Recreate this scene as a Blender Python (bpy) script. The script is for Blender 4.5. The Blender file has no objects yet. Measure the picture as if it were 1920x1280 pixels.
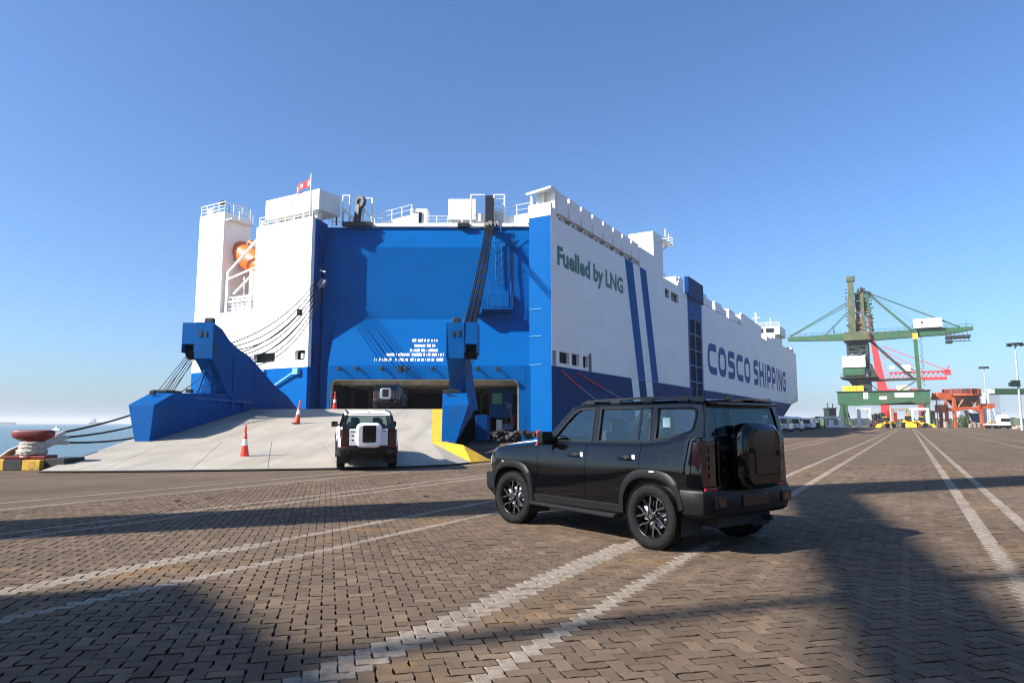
import bpy, bmesh, math, random
import numpy as np
from mathutils import Vector, Matrix
from mathutils.geometry import tessellate_polygon
random.seed(7); rng = np.random.default_rng(7)
R = math.radians
sc = bpy.context.scene
COL = sc.collection

# ------------------------------------------------------------------ camera, world, sun, exposure
cam_d = bpy.data.cameras.new("camera"); cam = bpy.data.objects.new("camera", cam_d); COL.objects.link(cam)
cam_d.lens = 24.0; cam_d.sensor_width = 36.0; cam_d.clip_end = 60000; cam_d.clip_start = 0.05
cam.location = (0, 0, 1.55); cam.rotation_euler = (R(90) + math.atan(153 / 1280.), 0, 0)
sc.camera = cam
SUN_DIR = Vector((-0.927 * math.cos(R(35)), -0.375 * math.cos(R(35)), math.sin(R(35))))   # towards the sun
w = bpy.data.worlds.new("World"); sc.world = w; w.use_nodes = True
nt = w.node_tree; nt.nodes.clear()
sky = nt.nodes.new("ShaderNodeTexSky"); sky.sky_type = 'NISHITA'; sky.sun_disc = False
sky.sun_elevation = R(35); sky.sun_rotation = math.atan2(SUN_DIR.x, SUN_DIR.y)
sky.altitude = 0; sky.air_density = 1.0; sky.dust_density = 1.5; sky.ozone_density = 6.0
bg = nt.nodes.new("ShaderNodeBackground"); bg.inputs[1].default_value = 0.085
ow = nt.nodes.new("ShaderNodeOutputWorld")
tint = nt.nodes.new("ShaderNodeMix"); tint.data_type = 'RGBA'; tint.blend_type = 'MULTIPLY'; tint.inputs[0].default_value = 1.0; tint.inputs[7].default_value = (0.80, 0.95, 1.09, 1)
nt.links.new(sky.outputs[0], tint.inputs[6]); nt.links.new(tint.outputs[2], bg.inputs[0]); nt.links.new(bg.outputs[0], ow.inputs[0])
sun_d = bpy.data.lights.new("sun", 'SUN'); sun_d.energy = 5.0; sun_d.angle = R(0.5); sun_d.color = (1.0, 0.93, 0.83)
sun = bpy.data.objects.new("sun", sun_d); COL.objects.link(sun)
sun.rotation_euler = SUN_DIR.to_track_quat('Z', 'Y').to_euler(); sun.location = (-60, -30, 80)
sc.view_settings.view_transform = 'Standard'; sc.view_settings.look = 'None'
sc.view_settings.exposure = 1.18; sc.view_settings.gamma = 1.0
try: sc.view_settings.use_curve_mapping = False
except Exception: pass
sc.render.engine = 'CYCLES'
sc.cycles.max_bounces = 8; sc.cycles.transparent_max_bounces = 24; sc.cycles.volume_bounces = 0
sc.cycles.use_denoising = True; sc.cycles.filter_width = 1.15
try: sc.cycles.denoising_prefilter = 'ACCURATE'
except Exception: pass

# ------------------------------------------------------------------ materials
MATS = {}
def mat(name, col, rough=0.6, metal=0.0, var=0.0, vscale=2.0, bump=0.0, bscale=20.0, coat=0.0, plates=0.0, tracks=0.0, dirt=None, dscale=0.6, damt=0.0, spec=0.5, streak=0.0):
    if name in MATS: return MATS[name]
    m = bpy.data.materials.new(name); m.use_nodes = True
    n = m.node_tree; b = n.nodes["Principled BSDF"]
    b.inputs["Roughness"].default_value = rough; b.inputs["Metallic"].default_value = metal
    b.inputs["Coat Weight"].default_value = coat; b.inputs["Coat Roughness"].default_value = 0.03
    b.inputs["Specular IOR Level"].default_value = spec
    b.inputs["Base Color"].default_value = (*col, 1)
    tc = n.nodes.new("ShaderNodeTexCoord"); src = None
    def noise(scale, det=5, stretch=None):
        t = n.nodes.new("ShaderNodeTexNoise"); t.inputs["Scale"].default_value = scale; t.inputs["Detail"].default_value = det
        if stretch:
            mp = n.nodes.new("ShaderNodeMapping"); mp.inputs["Scale"].default_value = stretch
            n.links.new(tc.outputs["Object"], mp.inputs["Vector"]); n.links.new(mp.outputs[0], t.inputs["Vector"])
        else: n.links.new(tc.outputs["Object"], t.inputs["Vector"])
        return t
    def mixc(fac, a, bcol, mode='MIX'):
        x = n.nodes.new("ShaderNodeMix"); x.data_type = 'RGBA'; x.blend_type = mode
        if isinstance(fac, (int, float)): x.inputs["Factor"].default_value = fac
        else: n.links.new(fac, x.inputs["Factor"])
        for s, v in ((x.inputs[6], a), (x.inputs[7], bcol)):
            if isinstance(v, tuple): s.default_value = (*v, 1)
            else: n.links.new(v, s)
        return x.outputs[2]
    def ramp(src_, a, bb):
        r = n.nodes.new("ShaderNodeMapRange"); r.inputs[1].default_value = a; r.inputs[2].default_value = bb
        n.links.new(src_, r.inputs[0]); return r.outputs[0]
    cur = col
    if var > 0:
        t = noise(vscale); f = ramp(t.outputs["Fac"], 0.3, 0.7)
        cur = mixc(f, tuple(c * (1 - var) for c in col), tuple(min(1, c * (1 + var)) for c in col))
    if tracks > 0:
        t = noise(1.0, 7, (1.6, 0.06, 1.0)); f = ramp(t.outputs["Fac"], 0.48, 0.72)
        mlt = n.nodes.new("ShaderNodeMath"); mlt.operation = 'MULTIPLY'; mlt.inputs[1].default_value = tracks
        n.links.new(f, mlt.inputs[0]); cur = mixc(mlt.outputs[0], cur, tuple(c * 0.5 for c in col))
    if streak > 0:
        t = noise(1.0, 6, (3.0, 3.0, 0.12)); f = ramp(t.outputs["Fac"], 0.55, 0.8)
        mlt = n.nodes.new("ShaderNodeMath"); mlt.operation = 'MULTIPLY'; mlt.inputs[1].default_value = streak
        n.links.new(f, mlt.inputs[0]); cur = mixc(mlt.outputs[0], cur, tuple(c * 0.6 + 0.002 for c in col))
    pl = None
    if plates > 0:
        sx = n.nodes.new("ShaderNodeSeparateXYZ"); n.links.new(tc.outputs["Object"], sx.inputs[0])
        hx = n.nodes.new("ShaderNodeMath"); hx.operation = 'MULTIPLY_ADD'; hx.inputs[1].default_value = 0.77; n.links.new(sx.outputs[1], hx.inputs[0]); n.links.new(sx.outputs[0], hx.inputs[2])
        cb = n.nodes.new("ShaderNodeCombineXYZ"); n.links.new(hx.outputs[0], cb.inputs[0]); n.links.new(sx.outputs[2], cb.inputs[1])
        bt = n.nodes.new("ShaderNodeTexBrick"); bt.inputs["Scale"].default_value = 1.0; bt.inputs["Brick Width"].default_value = 7.5; bt.inputs["Row Height"].default_value = 2.35
        bt.inputs["Mortar Size"].default_value = 0.03; bt.inputs["Mortar Smooth"].default_value = 0.6; bt.inputs["Color1"].default_value = (1, 1, 1, 1); bt.inputs["Color2"].default_value = (.9, .9, .9, 1); bt.inputs["Mortar"].default_value = (0.6, 0.6, 0.6, 1)
        n.links.new(cb.outputs[0], bt.inputs["Vector"]); cur = mixc(plates, cur, mixc(1.0, cur, bt.outputs["Color"], 'MULTIPLY')); pl = bt.outputs["Fac"]
        ts = noise(1.0, 5, (0.9, 0.9, 0.05)); f2 = ramp(ts.outputs["Fac"], 0.6, 0.78)
        m2 = n.nodes.new("ShaderNodeMath"); m2.operation = 'MULTIPLY'; m2.inputs[1].default_value = 0.28 * plates; n.links.new(f2, m2.inputs[0]); cur = mixc(m2.outputs[0], cur, (min(.3, col[0] * .7 + .01), col[1] * .6, col[2] * .5))
    if dirt is not None:
        t = noise(dscale, 8); f = ramp(t.outputs["Fac"], 0.5, 0.68)
        mlt = n.nodes.new("ShaderNodeMath"); mlt.operation = 'MULTIPLY'; mlt.inputs[1].default_value = damt
        n.links.new(f, mlt.inputs[0]); cur = mixc(mlt.outputs[0], cur, dirt)
    if not isinstance(cur, tuple): n.links.new(cur, b.inputs["Base Color"])
    if bump > 0:
        t = noise(bscale, 6); bp = n.nodes.new("ShaderNodeBump"); bp.inputs["Strength"].default_value = 1.0
        bp.inputs["Distance"].default_value = bump
        n.links.new(t.outputs["Fac"], bp.inputs["Height"]); n.links.new(bp.outputs[0], b.inputs["Normal"])
    MATS[name] = m; return m

M = {}
M['ship_blue'] = mat('ship_blue', (0.0, 0.083, 0.295), 0.5, spec=0.03, plates=0.5, var=0.05, vscale=0.25, streak=0.12, bump=0.02, bscale=0.35)
M['ship_navy'] = mat('ship_navy', (0.001, 0.033, 0.14), 0.55, spec=0.04, plates=0.5, var=0.06, vscale=0.3, streak=0.15, bump=0.02, bscale=0.35)
M['stripe'] = mat('stripe_blue', (0.004, 0.078, 0.28), 0.55, spec=0.04, var=0.04, vscale=0.5)
M['ship_white'] = mat('ship_white', (0.78, 0.775, 0.75), 0.45, spec=0.2, plates=0.5, var=0.03, vscale=0.2, streak=0.10, bump=0.02, bscale=0.3)
M['white_steel'] = mat('white_steel', (0.72, 0.72, 0.70), 0.45, var=0.05, vscale=1.5, dirt=(0.3, 0.2, 0.12), dscale=1.2, damt=0.2)
M['side_letter'] = mat('side_letter', (0.03, 0.078, 0.26), 0.55, spec=.05, var=.05)
M['green_letter'] = mat('green_letter', (0.005, 0.10, 0.06), 0.5)
M['white_letter'] = mat('white_letter', (0.75, 0.77, 0.8), 0.5)
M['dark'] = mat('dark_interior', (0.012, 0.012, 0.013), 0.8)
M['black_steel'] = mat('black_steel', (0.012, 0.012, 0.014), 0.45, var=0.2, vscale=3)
M['cream'] = mat('cream_interior', (0.42, 0.38, 0.30), 0.6, var=0.2, vscale=0.8, dirt=(0.1, 0.08, 0.05), dscale=0.6, damt=0.5)
M['navy_glass'] = mat('navy_panel', (0.003, 0.010, 0.05), 0.7, spec=.05)
M['ramp_blue'] = mat('ramp_blue', (0.0, 0.070, 0.25), 0.5, spec=0.08, var=0.1, vscale=1.0, streak=0.2, dirt=(0.03, 0.05, 0.09), dscale=1.1, damt=0.35)
M['rope'] = mat('steel_rope', (0.006, 0.006, 0.007), 0.7, spec=.2)
M['fibre_rope'] = mat('fibre_rope', (0.42, 0.38, 0.32), 0.9, var=0.3, vscale=12, bump=0.01, bscale=60)
M['orange'] = mat('lifeboat_orange', (0.75, 0.13, 0.02), 0.45, var=0.06)
M['yellow'] = mat('yellow_paint', (0.62, 0.36, 0.005), 0.6, var=0.08, vscale=3, dirt=(0.25, 0.18, 0.06), dscale=2.2, damt=0.55)
M['cone_red'] = mat('cone_red', (0.80, 0.05, 0.02), 0.5, var=0.08, vscale=8)
M['cone_white'] = mat('cone_white', (0.8, 0.8, 0.8), 0.4)
M['rubber'] = mat('rubber', (0.018, 0.018, 0.018), 0.75, var=0.15, vscale=10)
M['bollard_red'] = mat('bollard_red', (0.16, 0.012, 0.012), 0.5, var=0.25, vscale=5, dirt=(0.05, 0.03, 0.025), dscale=4, damt=0.6)
M['curb_yellow'] = mat('curb_yellow', (0.55, 0.33, 0.03), 0.7, var=0.1, vscale=6, dirt=(0.09, 0.06, 0.04), dscale=3.5, damt=0.7)
M['curb_black'] = mat('curb_black', (0.02, 0.02, 0.02), 0.8, var=0.2, vscale=6)
M['crane_green'] = mat('crane_green', (0.015, 0.085, 0.035), 0.5, var=0.15, vscale=0.3, dirt=(0.09, 0.06, 0.03), dscale=0.35, damt=0.5)
M['crane_dark'] = mat('crane_dark', (0.012, 0.022, 0.018), 0.6, var=0.3, vscale=0.5)
M['olive'] = mat('crane_olive', (0.055, 0.075, 0.03), 0.6, var=0.25, vscale=0.5, dirt=(0.16, 0.08, 0.04), dscale=0.5, damt=0.6)
M['crane_red'] = mat('crane_red', (0.45, 0.02, 0.02), 0.5, var=0.1, vscale=0.3)
M['crane_orange'] = mat('crane_orange', (0.55, 0.10, 0.025), 0.55, var=0.15, vscale=0.5, dirt=(0.14, 0.05, 0.03), dscale=0.5, damt=0.5)
M['machine_yellow'] = mat('machine_yellow', (0.75, 0.42, 0.02), 0.5, var=0.1, vscale=1)
M['galv'] = mat('galvanised', (0.45, 0.46, 0.48), 0.5, 0.3)
M['container_g'] = mat('container_green', (0.03, 0.22, 0.11), 0.55)
M['container_r'] = mat('container_red', (0.30, 0.035, 0.03), 0.55)
M['container_b'] = mat('container_blue', (0.03, 0.10, 0.25), 0.55)
M['wood'] = mat('stacked_goods', (0.33, 0.27, 0.2), 0.8, var=0.25, vscale=1.0)
M['leaf'] = mat('leaf', (0.04, 0.07, 0.02), 0.8, var=0.4, vscale=3)
M['hazy'] = mat('distant_grey', (0.30, 0.33, 0.38), 0.8, var=0.1, vscale=0.05)
# vehicles
M['paint_black'] = mat('paint_black', (0.0016, 0.0018, 0.0022), 0.15, coat=1.0, spec=0.0)
M['paint_white'] = mat('paint_white', (0.78, 0.78, 0.78), 0.5, coat=0.2, spec=0.2)
M['paint_grey'] = mat('paint_grey', (0.035, 0.045, 0.055), 0.4, 0.2, coat=0.8)
M['cover_grey'] = mat('cover_grey', (0.22, 0.24, 0.26), 0.4, coat=0.5)
M['trim'] = mat('trim_plastic', (0.005, 0.0055, 0.006), 0.5, spec=0.25, bump=0.0006, bscale=220)
M['gloss_trim'] = mat('gloss_trim', (0.004, 0.004, 0.005), 0.15)
M['tyre'] = mat('tyre_rubber', (0.0075, 0.0075, 0.0075), 0.85, spec=0.2, var=0.12, vscale=14, dirt=(0.03, 0.025, 0.02), dscale=9, damt=0.2)
M['rim_dark'] = mat('rim_dark', (0.02, 0.02, 0.022), 0.3, 0.8)
M['rim_bright'] = mat('rim_machined', (0.42, 0.42, 0.43), 0.24, 1.0)
M['seat'] = mat('seat_cloth', (0.03, 0.03, 0.032), 0.8)
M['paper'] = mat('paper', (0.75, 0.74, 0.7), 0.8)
M['red_lens'] = mat('red_lens', (0.03, 0.0015, 0.003), 0.12, coat=1.0)
M['dark_lens'] = mat('dark_lens', (0.018, 0.002, 0.003), 0.12, coat=1.0)
M['lamp'] = mat('lamp_lens', (0.7, 0.7, 0.7), 0.2)
def glass(name, tint, spec=0.9, f0=0.045):
    m = bpy.data.materials.new(name); m.use_nodes = True; n = m.node_tree; n.nodes.clear()
    o = n.nodes.new("ShaderNodeOutputMaterial"); t = n.nodes.new("ShaderNodeBsdfTransparent"); t.inputs[0].default_value = (*tint, 1)
    g = n.nodes.new("ShaderNodeBsdfGlossy"); g.inputs["Roughness"].default_value = 0.01; g.inputs[0].default_value = (spec * .82, spec, spec * .95, 1)
    lw = n.nodes.new("ShaderNodeLayerWeight"); lw.inputs[0].default_value = 0.5
    pw = n.nodes.new("ShaderNodeMath"); pw.operation = 'POWER'; pw.inputs[1].default_value = 4.0; n.links.new(lw.outputs["Facing"], pw.inputs[0])
    fr = n.nodes.new("ShaderNodeMath"); fr.operation = 'MULTIPLY_ADD'; fr.inputs[1].default_value = 0.9; fr.inputs[2].default_value = f0; n.links.new(pw.outputs[0], fr.inputs[0])
    mx = n.nodes.new("ShaderNodeMixShader")
    n.links.new(fr.outputs[0], mx.inputs[0]); n.links.new(t.outputs[0], mx.inputs[1]); n.links.new(g.outputs[0], mx.inputs[2])
    n.links.new(mx.outputs[0], o.inputs[0]); return m
M['glass_side'] = glass('glass_side', (0.72, 0.86, 0.86), .9, .10)
M['glass_rear'] = glass('glass_rear', (0.34, 0.44, 0.44), .8)
M['glass_dark'] = mat('glass_dark', (0.01, 0.014, 0.018), 0.06)

# ------------------------------------------------------------------ helpers
UX, UY = 0.5, 0.8660254
def s2w(s, wv, z=0.0): return Vector((s * UX - wv * UY, s * UY + wv * UX, z))
def w2s(x, y): return (x * UX + y * UY, -x * UY + y * UX)

def empty(name, loc, rz=0, label=None, cat=None, group=None, rot=None):
    o = bpy.data.objects.new(name, None); COL.objects.link(o); o.location = loc
    o.rotation_euler = rot if rot else (0, 0, rz); o.empty_display_size = 0.3
    tag(o, label, cat, group); return o
def tag(o, label=None, cat=None, group=None, kind=None):
    if label: o['label'] = label
    if cat: o['category'] = cat
    if group: o['group'] = group
    if kind: o['kind'] = kind
    return o

class MB:
    """collects boxes, tubes and prisms into one mesh; coordinates may be shifted by an origin"""
    def __init__(self, origin=(0, 0, 0)): self.v = []; self.f = []; self.m = []; self.cur = 0; self.o = origin; self.sm = []; self.smooth = False; self.prims = []
    def mat(self, i): self.cur = i; return self
    def add(self, vs, fs, mi=None):
        b = len(self.v); ox, oy, oz = self.o; self.prims.append((b, b + len(vs), len(self.f), len(self.f) + len(fs)))
        self.v += [(p[0] - ox, p[1] - oy, p[2] - oz) for p in vs]
        self.f += [tuple(b + i for i in f) for f in fs]
        self.m += [self.cur if mi is None else mi] * len(fs); self.sm += [self.smooth] * len(fs); return self
    def box(self, x0, x1, y0, y1, z0, z1):
        vs = [(x, y, z) for x in (x0, x1) for y in (y0, y1) for z in (z0, z1)]
        return self.add(vs, [(0, 1, 3, 2), (4, 6, 7, 5), (0, 4, 5, 1), (2, 3, 7, 6), (0, 2, 6, 4), (1, 5, 7, 3)])
    def hexa(self, b4, t4):
        return self.add(list(b4) + list(t4), [(3, 2, 1, 0), (4, 5, 6, 7), (0, 1, 5, 4), (1, 2, 6, 5), (2, 3, 7, 6), (3, 0, 4, 7)])
    def obox(self, c, size, rz=0.0, ry=0.0):
        mtx = Matrix.Translation(Vector(c)) @ Matrix.Rotation(rz, 4, 'Z') @ Matrix.Rotation(ry, 4, 'Y')
        hx, hy, hz = size[0] / 2, size[1] / 2, size[2] / 2
        vs = [mtx @ Vector((x, y, z)) for x in (-hx, hx) for y in (-hy, hy) for z in (-hz, hz)]
        return self.add([tuple(v) for v in vs], [(0, 1, 3, 2), (4, 6, 7, 5), (0, 4, 5, 1), (2, 3, 7, 6), (0, 2, 6, 4), (1, 5, 7, 3)])
    def tube(self, pts, r, n=8, cap=True, r2=None):
        pts = [Vector(p) for p in pts]; rings = []; up = None
        for i, p in enumerate(pts):
            d = (pts[min(i + 1, len(pts) - 1)] - pts[max(i - 1, 0)]).normalized()
            if up is None:
                up = Vector((0, 0, 1)) if abs(d.z) < 0.9 else Vector((1, 0, 0))
            a = d.cross(up)
            if a.length < 1e-4: a = d.orthogonal()
            a.normalize(); b = a.cross(d).normalized(); up = b
            rr = r if r2 is None else r + (r2 - r) * i / (len(pts) - 1)
            if n == 4: angs = [math.pi / 4 + k * math.pi / 2 for k in range(4)]
            else: angs = [2 * math.pi * k / n for k in range(n)]
            rings.append([p + a * (rr * math.cos(t)) + b * (rr * math.sin(t)) for t in angs])
        vs = [tuple(q) for rg in rings for q in rg]; fs = []
        for i in range(len(rings) - 1):
            for k in range(n): fs.append((i * n + k, i * n + (k + 1) % n, (i + 1) * n + (k + 1) % n, (i + 1) * n + k))
        if cap: fs.append(tuple(range(n - 1, -1, -1))); fs.append(tuple((len(rings) - 1) * n + k for k in range(n)))
        return self.add(vs, fs)
    def bar(self, p, q, wd, ht=None):
        """rectangular bar from p to q"""
        p = Vector(p); q = Vector(q); d = (q - p).normalized(); up = Vector((0, 0, 1)) if abs(d.z) < 0.95 else Vector((1, 0, 0))
        a = d.cross(up).normalized() * wd / 2; b = a.cross(d).normalized() * (ht or wd) / 2
        vs = [tuple(x) for x in (p - a - b, p + a - b, p + a + b, p - a + b, q - a - b, q + a - b, q + a + b, q - a + b)]
        return self.add(vs, [(3, 2, 1, 0), (4, 5, 6, 7), (0, 1, 5, 4), (1, 2, 6, 5), (2, 3, 7, 6), (3, 0, 4, 7)])
    def prism(self, poly, axis, a, b):
        """2D polygon extruded along axis ('x': poly in yz, 'y': poly in xz, 'z': poly in xy) from a to b"""
        def P(u, v, t): return {'x': (t, u, v), 'y': (u, t, v), 'z': (u, v, t)}[axis]
        n = len(poly); vs = [P(u, v, a) for u, v in poly] + [P(u, v, b) for u, v in poly]
        tri = tessellate_polygon([[Vector((u, v, 0)) for u, v in poly]])
        fs = [tuple(t) for t in tri] + [tuple(n + i for i in reversed(t)) for t in tri]
        fs += [(i, (i + 1) % n, n + (i + 1) % n, n + i) for i in range(n)]
        return self.add(vs, fs)
    def panel(self, outer, holes, fn, depth):
        """2D polygon with holes mapped by fn(u,v)->(xyz); backs offset by vector depth"""
        loops = [outer] + holes; flat = [p for l in loops for p in l]; n = len(flat)
        tri = tessellate_polygon([[Vector((u, v, 0)) for u, v in l] for l in loops])
        top = [Vector(fn(u, v)) for u, v in flat]; dv = Vector(depth)
        vs = [tuple(p) for p in top] + [tuple(p + dv) for p in top]
        fs = [tuple(t) for t in tri] + [tuple(n + i for i in reversed(t)) for t in tri]; o = 0
        for l in loops:
            k = len(l); fs += [(o + i, o + (i + 1) % k, n + o + (i + 1) % k, n + o + i) for i in range(k)]; o += k
        return self.add(vs, fs)
    def lathe(self, prof, c, axis='z', n=24):
        vs = []; fs = []; k = len(prof)
        for i in range(n):
            t = 2 * math.pi * i / n; cs, sn = math.cos(t), math.sin(t)
            for r, h in prof:
                if axis == 'z': vs.append((c[0] + r * cs, c[1] + r * sn, c[2] + h))
                elif axis == 'y': vs.append((c[0] + r * cs, c[1] + h, c[2] + r * sn))
                else: vs.append((c[0] + h, c[1] + r * cs, c[2] + r * sn))
        for i in range(n):
            j = (i + 1) % n
            for q in range(k - 1): fs.append((i * k + q, j * k + q, j * k + q + 1, i * k + q + 1))
        return self.add(vs, fs)
    def build(self, name, mats, parent=None, bevel=0.0, loc=None, fixn=True, kind=None, segs=2, label=None, split=False):
        if split:
            out = None
            for v0, v1, f0, f1 in self.prims:
                q_ = MB(); q_.v = self.v[v0:v1]; q_.f = [tuple(i - v0 for i in f) for f in self.f[f0:f1]]; q_.m = self.m[f0:f1]; q_.sm = self.sm[f0:f1]
                out = q_.build(name, mats, parent, bevel, loc, fixn, kind, segs, label)
            return out
        me = bpy.data.meshes.new(name); me.from_pydata(self.v, [], self.f)
        for m_ in (mats if isinstance(mats, (list, tuple)) else [mats]): me.materials.append(M[m_] if isinstance(m_, str) else m_)
        me.polygons.foreach_set("material_index", self.m); me.polygons.foreach_set("use_smooth", self.sm)
        if fixn:
            bm = bmesh.new(); bm.from_mesh(me); bmesh.ops.recalc_face_normals(bm, faces=bm.faces); bm.to_mesh(me); bm.free()
        me.update()
        o = bpy.data.objects.new(name, me); COL.objects.link(o)
        if parent: o.parent = parent
        if loc: o.location = loc
        if bevel > 0:
            bv = o.modifiers.new("bevel", 'BEVEL'); bv.width = bevel; bv.segments = segs; bv.limit_method = 'ANGLE'; bv.angle_limit = R(35)
            try: bv.harden_normals = True
            except Exception: pass
        if kind: o['kind'] = kind
        if label: o['label'] = label
        return o

def grid_mesh(mb, P, keep=None, smooth=True):
    """P: array (nu, nv, 3)"""
    nu, nv = P.shape[:2]; fs = []
    for i in range(nu - 1):
        for j in range(nv - 1):
            if keep is None or keep(i, j): fs.append((i * nv + j, (i + 1) * nv + j, (i + 1) * nv + j + 1, i * nv + j + 1))
    used = sorted({k for f in fs for k in f}); mp = {k: i for i, k in enumerate(used)}
    flat = P.reshape(-1, 3); s = mb.smooth; mb.smooth = smooth
    mb.add([tuple(map(float, flat[k])) for k in used], [tuple(mp[k] for k in f) for f in fs]); mb.smooth = s

def text_mesh(name, body, fn, width, height, matname, parent, bold=0.0, thick=0.01, origin=(0, 0, 0)):
    """flat lettering: built-in font turned into a mesh and laid on a surface by fn(u,v,t)"""
    cu = bpy.data.curves.new(name + "_c", 'FONT'); cu.body = body; cu.size = 1; cu.offset = bold; cu.resolution_u = 2
    to = bpy.data.objects.new(name + "_t", cu); COL.objects.link(to)
    dg = bpy.context.evaluated_depsgraph_get(); me0 = bpy.data.meshes.new_from_object(to.evaluated_get(dg))
    co = np.array([v.co[:] for v in me0.vertices]); mn, mx = co.min(0), co.max(0)
    n = len(co); u = (co[:, 0] - mn[0]) / (mx[0] - mn[0]) * width; v = (co[:, 1] - mn[1]) / (mx[1] - mn[1]) * height
    mb = MB(origin); mb.add([fn(a, b, thick) for a, b in zip(u, v)], [tuple(p.vertices) for p in me0.polygons])
    bpy.data.objects.remove(to); bpy.data.meshes.remove(me0)
    return mb.build(name, matname, parent, fixn=False)

# ------------------------------------------------------------------ ground, sea
LINES = [(-0.82, .095), (-1.42, .085), (3.22, .09), (2.31, .09), (7.36, .075), (6.35, .075), (10.62, .07), (11.2, .07), (14.3, .08), (15.45, .08), (-6.2, .08), (-8.4, .08)]
YELLOW = [(-1.12, .22), (2.76, .36), (6.85, .42)]
def ground_mat(name, c1, c2, kind):
    m = bpy.data.materials.new(name); m.use_nodes = True; n = m.node_tree; b = n.nodes["Principled BSDF"]; L = n.links.new
    def N(t, **k):
        x = n.nodes.new(t)
        for a, v in k.items(): setattr(x, a, v)
        return x
    def math_(op, a, bb=None):
        x = N("ShaderNodeMath", operation=op)
        for i, v in enumerate((a, bb)):
            if v is None: continue
            if isinstance(v, (int, float)): x.inputs[i].default_value = v
            else: L(v, x.inputs[i])
        return x.outputs[0]
    def mixc(f, a, c, mode='MIX'):
        x = N("ShaderNodeMix", data_type='RGBA', blend_type=mode)
        if isinstance(f, (int, float)): x.inputs[0].default_value = f
        else: L(f, x.inputs[0])
        for s, v in ((x.inputs[6], a), (x.inputs[7], c)):
            if isinstance(v, tuple): s.default_value = (*v, 1)
            else: L(v, s)
        return x.outputs[2]
    geo = N("ShaderNodeNewGeometry"); pos = geo.outputs["Position"]
    def dot(vx, vy):
        x = N("ShaderNodeVectorMath", operation='DOT_PRODUCT'); L(pos, x.inputs[0]); x.inputs[1].default_value = (vx, vy, 0); return x.outputs["Value"]
    sv, wv = dot(UX, UY), dot(-UY, UX)
    def noise(scale, det=6, rough=0.55, vec=None):
        t = N("ShaderNodeTexNoise"); t.inputs["Scale"].default_value = scale; t.inputs["Detail"].default_value = det; t.inputs["Roughness"].default_value = rough
        L(vec if vec is not None else pos, t.inputs["Vector"]); return t.outputs["Fac"]
    def rng_(v, a, bb, c=0.0, d=1.0):
        r = N("ShaderNodeMapRange"); r.inputs[1].default_value = a; r.inputs[2].default_value = bb; r.inputs[3].default_value = c; r.inputs[4].default_value = d
        L(v, r.inputs[0]); return r.outputs[0]
    comb = N("ShaderNodeCombineXYZ"); L(math_('MULTIPLY', sv, 0.06), comb.inputs[0]); L(wv, comb.inputs[1]); streakv = comb.outputs[0]
    f = rng_(noise(0.35, 6), 0.3, 0.7)
    col = mixc(f, c1, c2)
    st = rng_(noise(0.9, 7, vec=streakv), 0.35, 0.7)
    if kind == 'paver': col = mixc(math_('MULTIPLY', st, 0.28), col, tuple(x * 0.5 for x in c1))
    if kind != 'paver':
        col = mixc(math_('MULTIPLY', st, 0.55 if kind == 'apron' else 0.3), col, tuple(x * 0.62 for x in c1))
    else:
        tone = N("ShaderNodeAttribute", attribute_name="tone"); oi = N("ShaderNodeObjectInfo")
        tsum = math_('FRACT', math_('ADD', tone.outputs["Fac"], math_('MULTIPLY', oi.outputs["Random"], 7.13)))
        col = mixc(math_('MULTIPLY', tsum, 0.55), col, tuple(x * 0.62 for x in c1))
        tw = math_('FRACT', math_('MULTIPLY', tsum, 5.7))
        col = mixc(math_('MULTIPLY', rng_(tw, 0.75, 1.0), 0.5), col, (c2[0] * 1.25, c2[1] * 1.18, c2[2] * 1.1))
    if kind == 'paver':
        ed = N("ShaderNodeAttribute", attribute_name="edge"); col = mixc(math_('MULTIPLY', ed.outputs["Fac"], rng_(noise(30, 4), 0.3, 0.6, 0.55, 1.0)), col, (0.022, 0.016, 0.012))
    # grit, oil, tyre wear
    col = mixc(math_('MULTIPLY', rng_(noise(2.3, 9, 0.7), 0.5, 0.75), 0.45), col, tuple(x * 0.45 for x in c1))
    col = mixc(math_('MULTIPLY', rng_(noise(55, 4, 0.7), 0.45, 0.8), 0.35), col, tuple(x * 0.5 for x in c1))
    # worn yellow and white paint
    wear = noise(1.1, 8, 0.65); wearf = noise(14, 6, 0.7)
    ym = None
    for w0, hw in YELLOW:
        q = math_('LESS_THAN', math_('ABSOLUTE', math_('SUBTRACT', wv, w0)), hw); ym = q if ym is None else math_('MAXIMUM', ym, q)
    yf = math_('MULTIPLY', math_('MULTIPLY', ym, rng_(wear, 0.5, 0.7)), rng_(wearf, 0.3, 0.6, 0.15, 0.6))
    col = mixc(yf, col, (0.27, 0.15, 0.05))
    lm = None; wob = math_('MULTIPLY', math_('SUBTRACT', noise(6, 3), 0.5), 0.05)
    for w0, hw in LINES:
        q = math_('LESS_THAN', math_('ABSOLUTE', math_('SUBTRACT', math_('ADD', wv, wob), w0)), hw); lm = q if lm is None else math_('MAXIMUM', lm, q)
    if kind == 'paver':
        at = N("ShaderNodeAttribute", attribute_name="far"); pa = N("ShaderNodeAttribute", attribute_name="paint")
        lm = math_('MAXIMUM', math_('MULTIPLY', lm, at.outputs["Fac"]), pa.outputs["Fac"])
    lf = math_('MULTIPLY', lm, rng_(noise(11, 8, 0.8), 0.32, 0.6, 0.08, 0.9))
    lf = math_('MULTIPLY', lf, rng_(noise(0.5, 3), 0.3, 0.5, 0.55, 1.0))
    col = mixc(lf, col, (0.29, 0.255, 0.215))
    if kind == 'apron':   # long slab joints
        jn = math_('LESS_THAN', math_('PINGPONG', wv, 2.1), 0.025); col = mixc(math_('MULTIPLY', jn, 0.7), col, (0.06, 0.05, 0.045))
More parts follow.
